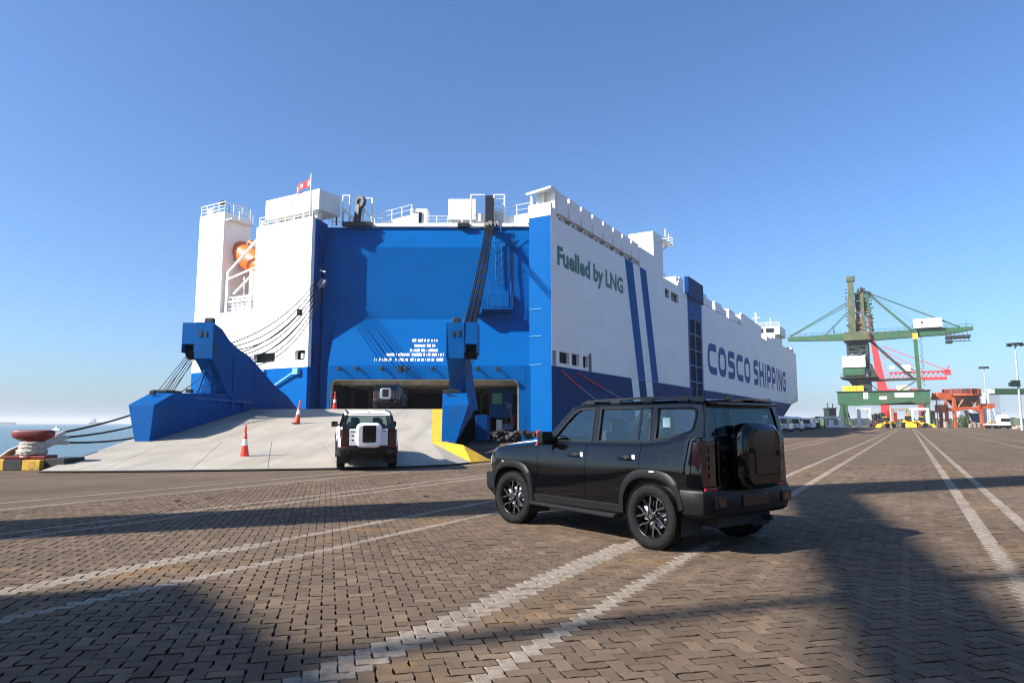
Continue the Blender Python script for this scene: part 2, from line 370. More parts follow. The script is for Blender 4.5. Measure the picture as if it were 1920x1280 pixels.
    L(col, b.inputs["Base Color"])
    b.inputs["Roughness"].default_value = 0.86; b.inputs["Specular IOR Level"].default_value = 0.08
    bp = N("ShaderNodeBump"); bp.inputs["Distance"].default_value = 0.004 if kind == 'paver' else 0.012
    L(math_('ADD', noise(110, 5, 0.7), math_('MULTIPLY', noise(18, 5, 0.7), 0.8)), bp.inputs["Height"]); L(bp.outputs[0], b.inputs["Normal"])
    return m
M['paver'] = ground_mat('paver', (0.124, 0.090, 0.064), (0.186, 0.138, 0.100), 'paver')
M['yard'] = ground_mat('yard', (0.108, 0.079, 0.057), (0.150, 0.111, 0.081), 'yard')
M['apron'] = ground_mat('apron', (0.115, 0.085, 0.061), (0.180, 0.135, 0.099), 'apron')
M['bed'] = mat('joint_sand', (0.035, 0.027, 0.02), 0.95, var=0.4, vscale=3)

PREG = [(-4.1, 3.1), (-10.0, 10.8), (-1.15, 26.0), (21.8, 26.0), (4.1, 3.1)]   # where the pavers are built one by one
def inside(x, y, poly):
    c = True
    for i in range(len(poly)):
        ax, ay = poly[i]; bx, by = poly[(i + 1) % len(poly)]
        if (bx - ax) * (y - ay) - (by - ay) * (x - ax) > 0: c = False
    return c
def sheet(name, outer, holes, z, mname, kind='structure'):
    mb = MB(); loops = [outer] + holes; flat = [p for l in loops for p in l]
    tri = tessellate_polygon([[Vector((a, b, 0)) for a, b in l] for l in loops])
    mb.add([(a, b, z) for a, b in flat], [tuple(t) for t in tri]); o = mb.build(name, mname, kind=kind)
    me = o.data
    if me.polygons[0].normal.z < 0: me.flip_normals()
    return o
Q = lambda s, wv: s2w(s, wv)[:2]
sheet('sand_ground', [Q(-300, 14.1), Q(-300, -300), Q(60, -300), Q(60, 14.1)], [], -0.028, 'bed')
shr = [(-4.0, 3.2), (-9.85, 10.75), (-1.2, 25.9), (21.6, 25.9), (4.0, 3.2)]
yard = sheet('paved_ground', [Q(-300, 13.95), Q(-300, -4500), Q(7000, -4500), Q(7000, 13.95)], [shr], -0.005, 'yard')
sheet('quay_ground', [Q(-300, 27.1), Q(-300, 13.9), Q(1300, 13.9), Q(1300, 27.1)], [], -0.001, 'apron')
mbq = MB(); p = [s2w(-300, 27.1), s2w(1300, 27.1), s2w(1300, 600)]
mbq.add([(*p[0][:2], -0.002), (*p[1][:2], -0.002), (*p[1][:2], -4.6), (*p[0][:2], -4.6)], [(0, 1, 2, 3)])
mbq.build('quay_wall', mat('quay_concrete', (0.22, 0.2, 0.17), 0.9, var=0.3, vscale=0.5, dirt=(0.05, 0.06, 0.04), dscale=0.4, damt=0.7), kind='structure')

def paver_outline(npt):
    Lh, Wh = 0.1125 - 0.0035, 0.05625 - 0.0035
    pts = []
    if npt == 12:
        for k in range(4): t = k / 4; pts.append((-Lh + 2 * Lh * t, -Wh + 0.0068 * math.sin(2 * math.pi * t)))
        for k in range(2): t = k / 2; pts.append((Lh + 0.0045 * math.sin(math.pi * t), -Wh + 2 * Wh * t))
        for k in range(4): t = k / 4; pts.append((Lh - 2 * Lh * t, Wh - 0.0068 * math.sin(2 * math.pi * t)))
        for k in range(2): t = k / 2; pts.append((-Lh + 0.0045 * math.sin(math.pi * t), Wh - 2 * Wh * t))
    else: pts = [(-Lh, -Wh), (Lh, -Wh), (Lh, Wh), (-Lh, Wh)]
    return np.array(pts)
def paver_template(npt):
    o = paver_outline(npt); n = len(o); ins = o * np.array([1 - 0.0045 / 0.11, 1 - 0.0045 / 0.053])
    v = np.zeros((3 * n, 3)); v[:n, :2] = ins; v[n:2 * n, :2] = o; v[n:2 * n, 2] = -0.004; v[2 * n:, :2] = o; v[2 * n:, 2] = -0.03
    f = [list(range(n))] + [[a + i, a + n + i, a + n + (i + 1) % n, a + (i + 1) % n] for a in (0, n) for i in range(n)]
    return v, f
TA = R(15)
def lattice():
    out = []; Wd = 0.1125; ca, sa = math.cos(TA), math.sin(TA)
    for i in range(-260, 400):
        for j in range(-260, 260):
            bx, by = (i + 2 * j) * Wd, (i - 2 * j) * Wd
            for cx, cy, r in ((bx + Wd, by + Wd / 2, 0.0), (bx + Wd / 2, by + 2 * Wd, math.pi / 2)):
                x = cx * ca - cy * sa; y = cx * sa + cy * ca
                if 3.1 < y < 26 and inside(x, y, PREG): out.append((x, y, r + TA))
    return out
LAT = lattice()
def painted(x, y):
    wv = -x * UY + y * UX
    return any(abs(wv - w0) < max(hw * 0.98, .088) for w0, hw in LINES)
def in_view(x, y): return abs(x) < 0.735 * y - 0.02 and y > 4.28
near = sorted([p for p in LAT if in_view(p[0], p[1])], key=lambda p: p[0] ** 2 + p[1] ** 2)[:298]
nearset = set(near)
def simple_mesh(name, v, f, mname, paint):
    me = bpy.data.meshes.new(name); me.from_pydata([tuple(p) for p in v], [], [tuple(q) for q in f]); me.materials.append(M[mname])
    a = me.attributes.new("paint", 'FLOAT', 'POINT'); a.data.foreach_set("value", [paint] * len(v))
    a = me.attributes.new("edge", 'FLOAT', 'POINT'); a.data.foreach_set("value", [0.0] * (len(v) // 3) + [1.0] * (len(v) - len(v) // 3)); me.update(); return me
tv, tf = paver_template(12)
pav_meshes = {0: [], 1: []}
for pnt in (0, 1):
    for k in range(10):
        vv = tv.copy(); jt = rng.normal(0, 0.0024, (12, 2)); vv[:12, :2] += jt + rng.normal(0, 0.0012, (12, 2)); vv[12:24, :2] += jt; vv[24:, :2] += jt; vv[:12, 2] += rng.normal(0, .0008, 12)
        pav_meshes[pnt].append(simple_mesh('paver', vv, tf, 'paver', float(pnt)))
for (x, y, r) in near:
    o = bpy.data.objects.new('paver', pav_meshes[int(painted(x, y))][random.randrange(10)]); COL.objects.link(o); o.parent = yard
    o.location = (x + random.gauss(0, .0012), y + random.gauss(0, .0012), random.gauss(0, .0016))
    o.rotation_euler = (random.gauss(0, .008), random.gauss(0, .006), r + random.gauss(0, .008) + random.choice((0, math.pi)))
def mass(pts, npt, name, far):
    v, f = paver_template(npt); n = len(v); P = np.array(pts); N_ = len(P)
    r = P[:, 2] + rng.normal(0, .008, N_) + rng.integers(0, 2, N_) * math.pi; c, s_ = np.cos(r), np.sin(r)
    loc = np.stack([P[:, 0] + rng.normal(0, .0012, N_), P[:, 1] + rng.normal(0, .0012, N_), rng.normal(0, .0016, N_)], 1)
    wav = 0.004 * np.sin(P[:, 0] * 1.3) * np.cos(P[:, 1] * 0.9); loc[:, 2] += wav * 0.5
    tx, ty = rng.normal(0, .008, N_), rng.normal(0, .008, N_)
    k_ = n // 3; jt = rng.normal(0, 0.0022, (N_, k_, 2)); VV = np.repeat(v[None], N_, 0); VV[:, :, :2] += np.tile(jt, (1, 3, 1)); VV[:, :k_, :2] += rng.normal(0, .001, (N_, k_, 2))
    X = VV[:, :, 0] * c[:, None] - VV[:, :, 1] * s_[:, None]; Y = VV[:, :, 0] * s_[:, None] + VV[:, :, 1] * c[:, None]
    Z = VV[:, :, 2] + X * tx[:, None] + Y * ty[:, None]
    co = np.stack([X, Y, Z], 2) + loc[:, None, :]
    sizes = np.array([len(q) for q in f]); idx = np.concatenate([np.array(q) for q in f]); nl = len(idx)
    me = bpy.data.meshes.new(name); me.vertices.add(N_ * n); me.vertices.foreach_set("co", co.ravel())
    me.loops.add(N_ * nl); me.loops.foreach_set("vertex_index", (idx[None, :] + (np.arange(N_) * n)[:, None]).ravel().astype(np.int32))
    me.polygons.add(N_ * len(f)); tot = np.tile(sizes, N_); start = np.concatenate([[0], np.cumsum(tot)[:-1]])
    me.polygons.foreach_set("loop_start", start.astype(np.int32)); me.polygons.foreach_set("loop_total", tot.astype(np.int32))
    me.materials.append(M['paver']); me.polygons.foreach_set("use_smooth", np.zeros(N_ * len(f), dtype=bool))
    for nm, arr in (("tone", rng.random(N_)), ("paint", np.array([0.0 if far else float(painted(q[0], q[1])) for q in pts])), ("far", np.full(N_, 1.0 if far else 0.0))):
        a = me.attributes.new(nm, 'FLOAT', 'POINT'); a.data.foreach_set("value", np.repeat(arr, n).astype(np.float32))
    a = me.attributes.new('edge', 'FLOAT', 'POINT'); a.data.foreach_set('value', np.tile(np.r_[np.zeros(n // 3), np.ones(n - n // 3)], N_).astype(np.float32))
    me.update(calc_edges=True); me.validate()
    o = bpy.data.objects.new(name, me); COL.objects.link(o); o.parent = yard; o['kind'] = 'stuff'
rest = [p for p in LAT if p not in nearset]
mass([p for p in rest if p[1] < 9.0], 12, 'pavers_close', False)
mass([p for p in rest if p[1] >= 9.0], 4, 'pavers_beyond', True)

m = bpy.data.materials.new('sea_water'); m.use_nodes = True; M['sea'] = m; n_ = m.node_tree; b_ = n_.nodes["Principled BSDF"]
b_.inputs["Base Color"].default_value = (0.10, 0.165, 0.175, 1); b_.inputs["Roughness"].default_value = 0.22; b_.inputs["IOR"].default_value = 1.33
g_ = n_.nodes.new("ShaderNodeNewGeometry"); t1 = n_.nodes.new("ShaderNodeTexNoise"); t1.inputs["Scale"].default_value = 0.9; t1.inputs["Detail"].default_value = 8
n_.links.new(g_.outputs["Position"], t1.inputs["Vector"])
bp_ = n_.nodes.new("ShaderNodeBump"); bp_.inputs["Distance"].default_value = 0.55; n_.links.new(t1.outputs["Fac"], bp_.inputs["Height"]); n_.links.new(bp_.outputs[0], b_.inputs["Normal"])
t2 = n_.nodes.new("ShaderNodeTexNoise"); t2.inputs["Scale"].default_value = 0.05; t2.inputs["Detail"].default_value = 5; n_.links.new(g_.outputs["Position"], t2.inputs["Vector"])
mx_ = n_.nodes.new("ShaderNodeMix"); mx_.data_type = 'RGBA'; mx_.inputs[6].default_value = (0.05, 0.105, 0.115, 1); mx_.inputs[7].default_value = (0.09, 0.15, 0.16, 1)
n_.links.new(t2.outputs["Fac"], mx_.inputs[0]); n_.links.new(mx_.outputs[2], b_.inputs["Base Color"])
sheet('sea', [Q(-3000, 27.2), Q(7000, 27.2), Q(7000, 8000), Q(-3000, 8000)], [], -3.6, 'sea')

# ------------------------------------------------------------------ the car carrier
SO = (130.0, 47.7, 0.0)
ship = empty('car_carrier_ship', s2w(SO[0], SO[1], 0), R(60), 'huge blue and white car carrier moored at the quay with its stern ramp lowered', 'ship')
def SM(): return MB(SO)
def W(x, y, z): s_, w_ = w2s(x, y); return (s_, w_, z)          # world point -> ship point
WL = 28.5; WP = 66.9; HT = 21.3; BL = 6.9; KE = -3.5
def side_fn(u, v): return (u, WL, v)
def rect(u0, u1, v0, v1, r=0.0):
    if r <= 0: return [(u0, v0), (u1, v0), (u1, v1), (u0, v1)]
    out = []
    for cx, cy, a0 in ((u1 - r, v0 + r, -90), (u1 - r, v1 - r, 0), (u0 + r, v1 - r, 90), (u0 + r, v0 + r, 180)):
        for k in range(4): t = R(a0 + k * 30); out.append((cx + r * math.cos(t), cy + r * math.sin(t)))
    return out
moor = [rect(56.95, 57.75, 6.95, 8.35, .12), rect(58.4, 60.6, 7.25, 8.35, .15), rect(61.2, 63.0, 7.25, 8.4, .15), rect(63.9, 65.2, 7.2, 8.4, .15)]
wins = [rect(92.2, 94.3, 19.1, 20.35, .1), rect(95.1, 98.6, 19.05, 20.35, .1)]
S_END = 172.0
mb = SM(); mb.panel([(56.74, BL), (S_END, BL), (S_END, HT), (112.9, HT), (111.9, HT), (91.7, HT), (56.74, HT)], moor + wins + [rect(103.4, 111.9, BL + .01, 20.8)], side_fn, (0, 0.35, 0))
mb.build('starboard_upper_hull', 'ship_white', ship)
mb = SM(); mb.panel([(56.74, KE), (S_END, KE), (S_END, BL), (56.74, BL)], [rect(103.4, 111.9, 1.0, BL - .01)], side_fn, (0, 0.35, 0))
mb.build('starboard_lower_hull', 'ship_navy', ship)
# bow loft, both sides
lev = [(KE, 172, 36, 2.2), (2.0, 182, 38, 2.4), (BL, 200, 41, 2.8), (8.3, 214, 38, 3.0), (14, 214, 39, 3.0), (22.4, 214, 41, 3.0)]
for nm, za, zb, mt in (('bow_lower_hull', 0, 3, 'ship_navy'), ('bow_upper_hull', 2, 6, 'ship_white')):
    mb = SM(); NT = 22
    for sg in (1, -1):
        P = np.zeros((zb - za, NT + 1, 3))
        for i, (z, s0, Ls, pw) in enumerate(lev[za:zb]):
            for k in range(NT + 1):
                if k == 0: P[i, k] = (S_END - 0.05, WL if sg > 0 else WP, z); continue
                t = (k - 1) / (NT - 1); hw = (WP - WL) / 2
                P[i, k] = (s0 + Ls * t, (WL + hw * t ** pw) if sg > 0 else (WP - hw * t ** pw), z)
        grid_mesh(mb, P)
    if nm == 'bow_upper_hull': mb.m = [1 if False else 0 for _ in mb.m]
    mb.build(nm, mt, ship)
# hull colour between knuckle and blue line belongs to the white shell (levels 2..), lower shell stops at the same edge
# port hull, stern blocks
mb = SM(); mb.box(50.0, S_END, WP - .3, WP, BL, 13.0); mb.box(52.2, S_END, WP - .3, WP, 13.0, HT)
mb.box(52.0, 52.3, 50.5, WP - .31, BL, HT - .02); mb.box(46.5, 52.0, 57.5, 62.7, 12.9, 13.15)
mb.build('port_upper_hull', 'ship_white', ship)
mb = SM(); mb.box(46.52, S_END, WP - .28, WP, KE, BL - .003); mb.build('port_lower_hull', 'ship_blue', ship)
def stern_fn(u, v): return (46.5, u, v)
mb = SM(); mb.panel([(49.4, BL), (62.7, BL), (62.7, 13.15), (57.45, 13.15), (57.45, 21.7), (49.4, 21.7)], [rect(53.93, 57.0, 7.55, 8.5, .1), rect(49.75, 51.15, 7.6, 8.55, .2)], stern_fn, (0.4, 0, 0))
mb.build('stern_white_panel', 'ship_white', ship)
mb = SM(); mb.panel([(49.4, KE), (WP - .3, KE), (WP - .3, BL), (49.4, BL)], [], stern_fn, (0.4, 0, 0)); mb.build('stern_blue_panel', 'ship_blue', ship)
mb = SM(); mb.box(46.9, 52.0, 57.2, 57.44, 13.2, 21.6); mb.box(46.9, 48.0, 50.4, 57.2, 21.3, 21.6)
mb.build('stern_panel_sides', 'ship_white', ship)
mb = SM(); mb.box(46.5, 50.0, 62.7, WP, BL + .003, 24.3); mb.build('port_stern_tower', 'ship_white', ship, bevel=.04)
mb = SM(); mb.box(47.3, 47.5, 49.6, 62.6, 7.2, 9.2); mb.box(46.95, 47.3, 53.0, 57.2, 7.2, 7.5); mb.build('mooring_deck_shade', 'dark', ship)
mb = SM(); mb.lathe([(.0, 0), (.28, 0), (.28, .5), (.14, .5), (.14, 0)], (46.95, 50.4, 7.75), 'z', 12); mb.build('mooring_roller', 'galv', ship)
# the recessed blue transom wall (built in world terms, converted)
XL, XR = -18.85, 1.78
def WQ(mbx, pts): mbx.add([W(*p) for p in pts], [tuple(range(len(pts)))])
mb = SM()
WQ(mb, [(XL, 67, 6.0), (XR + 2, 67, 6.0), (XR + 2, 67, 19.1), (XL, 67, 19.1)]); WQ(mb, [(XL, 67, KE), (-17.3, 67, KE), (-17.3, 67, 6.0), (XL, 67, 6.0)])
WQ(mb, [(XL, 67, 19.1), (XR + 2, 67, 19.1), (XR + 2, 67.95, 21.4), (XL, 67.95, 21.4)])
WQ(mb, [(-17.44, 67, 11.8), (XR, 67, 11.8), (XR, 64.5, 6.95), (-17.44, 64.5, 6.95)])
WQ(mb, [(-17.44, 67, 11.8), (-17.44, 64.5, 6.95), (-17.44, 64.5, KE), (-17.44, 67, KE)])
WQ(mb, [(XR, 67, 19.1), (XR, 64.55, 19.1), (XR, 64.55, KE), (XR, 67, KE)])
WQ(mb, [s2w(46.5, 49.4, KE), s2w(46.5, 49.4, 21.7), (XL, 67.95, 21.7), (XL, 67.95, KE)])
mb.f = [f for f in mb.f]
mb.build('transom_wall', 'ship_blue', ship)
door_hole = rect(-17.2, 0.65, -1.6, 5.68, .55)
mb = SM(); mb.panel([(-17.44, KE), (XR, KE), (XR, 6.95), (-17.44, 6.95)], [door_hole], lambda u, v: W(u, 64.5, v), Vector(W(0, 64.85, 0)) - Vector(W(0, 64.5, 0)))
mb.build('stern_door_frame', 'ship_blue', ship)
mb = SM(); mb.panel(rect(-17.17, 0.62, -1.55, 5.65, .55), [rect(-17.08, 0.53, -1.45, 5.56, .5)], lambda u, v: W(u, 64.56, v), Vector(W(0, 65.3, 0)) - Vector(W(0, 64.56, 0)))
mb.build('door_lining', 'cream', ship)
mb = SM()   # car deck inside the door
def wbox(mbx, x0, x1, y0, y1, z0, z1):
    b4 = [W(x0, y0, z0), W(x1, y0, z0), W(x1, y1, z0), W(x0, y1, z0)]; t4 = [W(x0, y0, z1), W(x1, y0, z1), W(x1, y1, z1), W(x0, y1, z1)]
    return mbx.hexa(b4, t4)
wbox(mb, -17.0, -4.2, 65.0, 100, 2.1, 2.36); wbox(mb, -17.6, -17.2, 65, 100, 0, 5.9); wbox(mb, -4.2, 1.0, 65, 100, -.9, -.3); wbox(mb, 0.7, 1.1, 65, 100, 0, 5.9); wbox(mb, -17.6, 1, 100, 100.3, 0, 5.9)
mb.build('car_deck', 'dark', ship)
mb = SM(); wbox(mb, -17.2, 0.7, 65.0, 100, 5.72, 5.95)
for k in range(9): wbox(mb, -17.2, 0.7, 66.3 + k * 2.6, 66.6 + k * 2.6, 5.25, 5.72)
mb.build('deck_ceiling', 'cream', ship)
mb = SM()
for k in range(7): wbox(mb, -16.9 + k * .9, -16.6 + k * .9, 72 + (k % 2) * 4, 72.3 + (k % 2) * 4, 2.36, 5.6)
for k in range(4): wbox(mb, -3.4 + k * .9, -3.2 + k * .9, 74, 74.3, .3, 5.6)
mb.build('deck_pillar', mat('deck_pillar', (0.10, 0.09, 0.08), 0.7), ship, split=True)
# starboard pillar of the stern
mb = SM(); mb.box(56.74, 57.1, WL + .003, 30.85, KE, 21.3); mb.build('stern_pillar', 'ship_blue', ship)
mb = SM()
for z in (7.0, 9.7, 12.3):
    mb = SM(); mb.box(56.66, 56.738, 29.5, 30.8, z, z + .05); mb.build('pillar_ledge', mat('ledge_blue', (0.08, 0.32, 0.6), 0.4), ship)
mb = SM(); mb.box(56.72, 57.1, WL - .004, 30.9, 21.3, 22.6); mb.box(56.8, 58.0, WL - .004, WL + .25, 21.3, 22.2); mb.build('pillar_bulwark', 'ship_white', ship, bevel=.02)
mb = SM()
mb.hexa([(56.74, WL, 24.0), (58.0, WL, 24.15), (58.0, 31.2, 24.15), (56.74, 31.2, 23.7)], [(56.74, WL, 24.2), (58.0, WL, 24.35), (58.0, 31.2, 24.35), (56.74, 31.2, 23.9)])
mb.box(57.7, 57.95, WL, 28.9, 22.2, 24.1); mb.box(57.7, 57.95, 29.7, 29.9, 21.4, 24.1); mb.box(57.7, 57.95, 31.0, 31.2, 21.4, 23.9)
mb.build('shelter_roof', 'white_steel', ship)
# top deck
mb = SM()
dk = [(57.2, WL + .36), (214, WL + .36), (247, 40), (252, 47.7), (247, 55), (214, WP - .31), (52.31, WP - .31), (52.31, 57.2), (47.0, 57.2), (47.0, 49.85)] + [w2s(XL, 67.97), w2s(XR + .6, 67.97), (57.2, 31.3)]
mb.prism(dk, 'z', 21.0, 21.25)
mb.build('top_deck', mat('deck_grey', (0.3, 0.31, 0.3), 0.7, var=.1), ship)
# vent boxes along the starboard edge, each one its own part
x = 58.05
for k in range(8):
    mb = SM(); mb.box(x, x + 2.55, WL - .01, WL + 2.2, 21.95, 24.15); mb.build('vent_box', 'ship_white', ship, bevel=.04)
    mb = SM(); mb.bar((x + .3, WL + .3, 21.3), (x + 1.2, WL + .3, 21.95), .18); mb.bar((x + 2.3, WL + .3, 21.3), (x + 1.4, WL + .3, 21.95), .18); mb.box(x + .2, x + 1.0, WL + 1.4, WL + 2.0, 21.2, 21.95); mb.box(x + 1.6, x + 2.2, WL + .9, WL + 1.3, 21.2, 21.9)
    mb.build('vent_bracket', 'white_steel', ship); x += 3.0
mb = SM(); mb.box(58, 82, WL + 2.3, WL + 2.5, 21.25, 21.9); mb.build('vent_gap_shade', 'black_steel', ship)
# funnel tower
mb = SM(); mb.prism([(81.9, 21.3), (91.7, 21.3), (91.7, 27.6), (87.6, 27.4), (87.6, 24.0), (81.9, 23.95)], 'y', WL - .006, 32.0); mb.build('funnel_tower', 'ship_white', ship, bevel=.05)
mb = SM()
def rail(mbx, pts, h=1.0, r=.035, n=3, post=1.6):
    for i in range(len(pts) - 1):
        a, b = Vector(pts[i]), Vector(pts[i + 1]); k = max(1, int(round((b - a).length / post)))
        for q in range(k + 1):
            p = a.lerp(b, q / k); mbx.bar(p, p + Vector((0, 0, h)), r * 1.6)
        for t in range(n): dz = Vector((0, 0, h * (t + 1) / n)); mbx.bar(a + dz, b + dz, r * (1.6 if t == n - 1 else 1.1))
rail(mb, [(92, 28.2, 27.6), (95.5, 28.2, 27.2), (95.5, 31.5, 27.2), (92, 31.5, 27.6)], 1.1, .05)
mb.box(91.7, 95.5, 28.2, 31.5, 27.05, 27.2); mb.bar((92, 29, 25.4), (95.2, 29, 27.1), .2); mb.build('tower_platform', 'white_steel', ship)
mb = SM(); mb.box(89.2, 89.5, 31.0, 31.4, 24.0, 24.9); mb.lathe([(0, 0), (.35, 0), (.35, .25), (0, .45)], (87.4, 30.4, 24.3), 'z', 10); mb.build('tower_fittings', 'galv', ship)
mb = SM(); mb.prism([(91.9, 21.31), (101.5, 21.31), (101.5, 23.2), (99.6, 23.3), (98.4, 21.75), (91.9, 21.7)], 'y', WL + .0, 30.2)
mb.box(98.8, 101.4, 28.8, 33.8, 21.3, 23.3); mb.build('engine_casing', 'ship_white', ship)
mb = SM(); rail(mb, [(92.2, 28.9, 21.75), (98, 28.9, 21.8)], .9, .04); mb.lathe([(0, 0), (.3, 0), (.3, .6), (0, .8)], (93.5, 30.5, 22.0), 'z', 10); mb.lathe([(0, 0), (.25, 0), (.25, .5), (0, .7)], (96.5, 30.2, 22.0), 'z', 10)
mb.build('casing_railing', 'white_steel', ship)
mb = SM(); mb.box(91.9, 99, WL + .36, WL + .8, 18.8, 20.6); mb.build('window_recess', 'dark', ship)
mb = SM(); mb.bar((96.6, WL + .2, 19.05), (96.6, WL + .2, 20.35), .12); mb.bar((95.1, WL + .3, 19.6), (98.6, WL + .3, 19.6), .07); mb.bar((92.2, WL + .3, 19.6), (94.3, WL + .3, 19.6), .07); mb.build('window_bars', 'galv', ship)
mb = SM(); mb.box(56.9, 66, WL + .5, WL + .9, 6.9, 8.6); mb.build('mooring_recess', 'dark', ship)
mb = SM(); mb.box(65.35, 65.95, WL - .06, WL - .003, 6.9, 8.75); mb.build('rubber_fairlead', 'black_steel', ship)
# side ramp door with lattice
mb = SM(); mb.box(103.45, 111.85, WL + .3, WL + .8, 1.0, 20.8); mb.build('side_ramp_recess', 'navy_glass', ship)
mb = SM(); mb.box(103.3, 112.0, WL - .35, WL + .34, 20.85, 24.1); mb.build('side_ramp_housing', 'ship_navy', ship, bevel=.05)
mb = SM(); mb.box(103.45, 104.3, WL + .05, WL + .29, 1, 20.8); mb.box(104.5, 111.8, WL + .05, WL + .29, 17.9, 20.8); mb.build('side_ramp_leaf', 'stripe', ship)
ll = mat('lattice_line', (0.10, 0.17, 0.36), 0.5)
for z in (3.0, 5.4, 7.9, 10.4, 12.9, 15.4, 17.8):
    mb = SM(); mb.box(104.4, 111.8, WL + .12, WL + .22, z, z + .13); mb.build('lattice_bar', ll, ship)
for s_ in (104.4, 107.9, 111.6):
    mb = SM(); mb.box(s_, s_ + .16, WL + .10, WL + .25, 1, 17.85); mb.build('lattice_post', ll, ship)
# forward top structures
for s0, s1, h, d in ((113.6, 117.5, 23.5, 5), (117.8, 121.6, 23.0, 3), (123.5, 128.5, 23.4, 5), (128.8, 132.5, 22.9, 3), (134.5, 139.5, 23.6, 4), (139.8, 143.0, 23.1, 3)):
    mb = SM(); mb.box(s0, s1, WL + .5, WL + .5 + d, 21.75, h); mb.build('deck_box', 'ship_white', ship, bevel=.04)
mb = SM()
for k in range(22): mb.box(113.6 + k * 1.35, 114.0 + k * 1.35, WL + .7, WL + 1.4, 21.2, 21.9)
mb.build('deck_box_feet', 'black_steel', ship, kind='stuff')
mb = SM(); mb.prism([(143.1, 21.3), (165.4, 21.3), (165.4, 23.8), (144.2, 24.15), (143.1, 23.6)], 'y', WL - .004, WL + .4); mb.box(143.2, 143.6, WL + .4, WL + 5, 21.2, 23.6); mb.build('wind_screen', 'ship_white', ship)
mb = SM(); mb.box(184, 196, WL - .006, 60, 21.31, 24.3); mb.box(186, 196, WL - 1.0, 60, 24.3, 26.6); mb.box(187, 195, 33, 55, 26.6, 27.0); mb.build('bridge_house', 'ship_white', ship, bevel=.04)
for k in range(9):
    mb = SM(); mb.box(185.9, 185.995, WL + .4 + k * 2.6, WL + 2.4 + k * 2.6, 24.9, 26.1); mb.build('bridge_window', 'glass_dark', ship)
mb = SM(); rail(mb, [(186, WL - .9, 26.6), (186, 58, 26.6)], 1.0, .06, 2, 3); mb.bar((190, 34, 27), (190, 34, 31), .35); mb.bar((189.9, 33, 29.6), (189.9, 35, 29.6), .15); mb.lathe([(0, 0), (.8, 0), (.9, .6), (.5, 1.2), (0, 1.3)], (188.5, 37, 27.2), 'z', 12); mb.bar((188, 30, 26.6), (188, 30, 29), .15)
mb.build('bridge_rail', 'white_steel', ship)
mb = SM(); mb.box(180, 184, WL + .2, WL + 4, 21.3, 23.2); mb.box(176, 179, WL + .5, WL + 3, 21.3, 22.6); mb.build('accommodation_block', 'white_steel', ship)
mb = SM(); mb.box(219, 223, 29.5, 33, 21.3, 23.6); mb.lathe([(0, 0), (.9, 0), (.9, 2), (0, 2)], (215, 29.5, 22.9), 'y', 12); mb.build('bow_winch', 'black_steel', ship)
mb = SM(); mb.box(228, 232, 30.5, 34, 21.3, 25.0); mb.box(233, 235, 32.0, 34, 21.3, 25.3); mb.build('bow_locker', 'ship_white', ship)
# markings
mb = SM()
def para(mbx, s0, s1, zt, t0, t1, zb): mbx.hexa([(t0, WL - .008, zb), (t1, WL - .008, zb), (t1, WL - .003, zb), (t0, WL - .003, zb)], [(s0, WL - .008, zt), (s1, WL - .008, zt), (s1, WL - .003, zt), (s0, WL - .003, zt)])
para(mb, 76.5, 79.25, HT - .02, 80.4, 83.1, BL + .02); para(mb, 81.75, 84.3, HT - .02, 85.7, 88.3, BL + .02); mb.build('hull_stripe_blue', 'stripe', ship)
mb = SM(); para(mb, 78.0, 80.4, BL - .02, 79.3, 81.8, 1.5); para(mb, 83.1, 85.6, BL - .02, 84.5, 87.0, 1.5); mb.build('hull_stripe_white', 'ship_white', ship)
fn = lambda s0, z0: (lambda u, v, t: (s0 + u, WL - t, z0 + v))
def ribbon(mbx, pts, tw, place):
    """thick lettering stroke with mitred corners"""
    P2 = [Vector(p) for p in pts]; closed = (P2[0] - P2[-1]).length < 1e-6
    if closed: P2 = P2[:-1]
    n = len(P2); L_, R_ = [], []
    for i, p in enumerate(P2):
        a = P2[i - 1] if (closed or i > 0) else None; b = P2[(i + 1) % n] if (closed or i < n - 1) else None
        d1 = (p - a).normalized() if a is not None else (b - p).normalized(); d2 = (b - p).normalized() if b is not None else d1
        n1 = Vector((-d1.y, d1.x)); n2 = Vector((-d2.y, d2.x)); m_ = (n1 + n2).normalized(); k = tw / 2 / max(.5, m_.dot(n1))
        L_.append(p + m_ * k); R_.append(p - m_ * k)
    segs = n if closed else n - 1
    vs = [place(q.x, q.y) for q in L_] + [place(q.x, q.y) for q in R_]
    mbx.add(vs, [(i, (i + 1) % n, n + (i + 1) % n, n + i) for i in range(segs)])
def rr2(x0, y0, x1, y1, r, a_from, a_to):
    """arc list round a rectangle's corners, angles in steps of 90 degrees"""
    cs = [(x1 - r, y0 + r), (x1 - r, y1 - r), (x0 + r, y1 - r), (x0 + r, y0 + r)]; out = []
    for k in range(a_from, a_to):
        cx, cy = cs[k % 4]
        for t in range(5): an = R(-90 + 90 * (k % 4) + t * 22.5); out.append((cx + r * math.cos(an), cy + r * math.sin(an)))
    return out
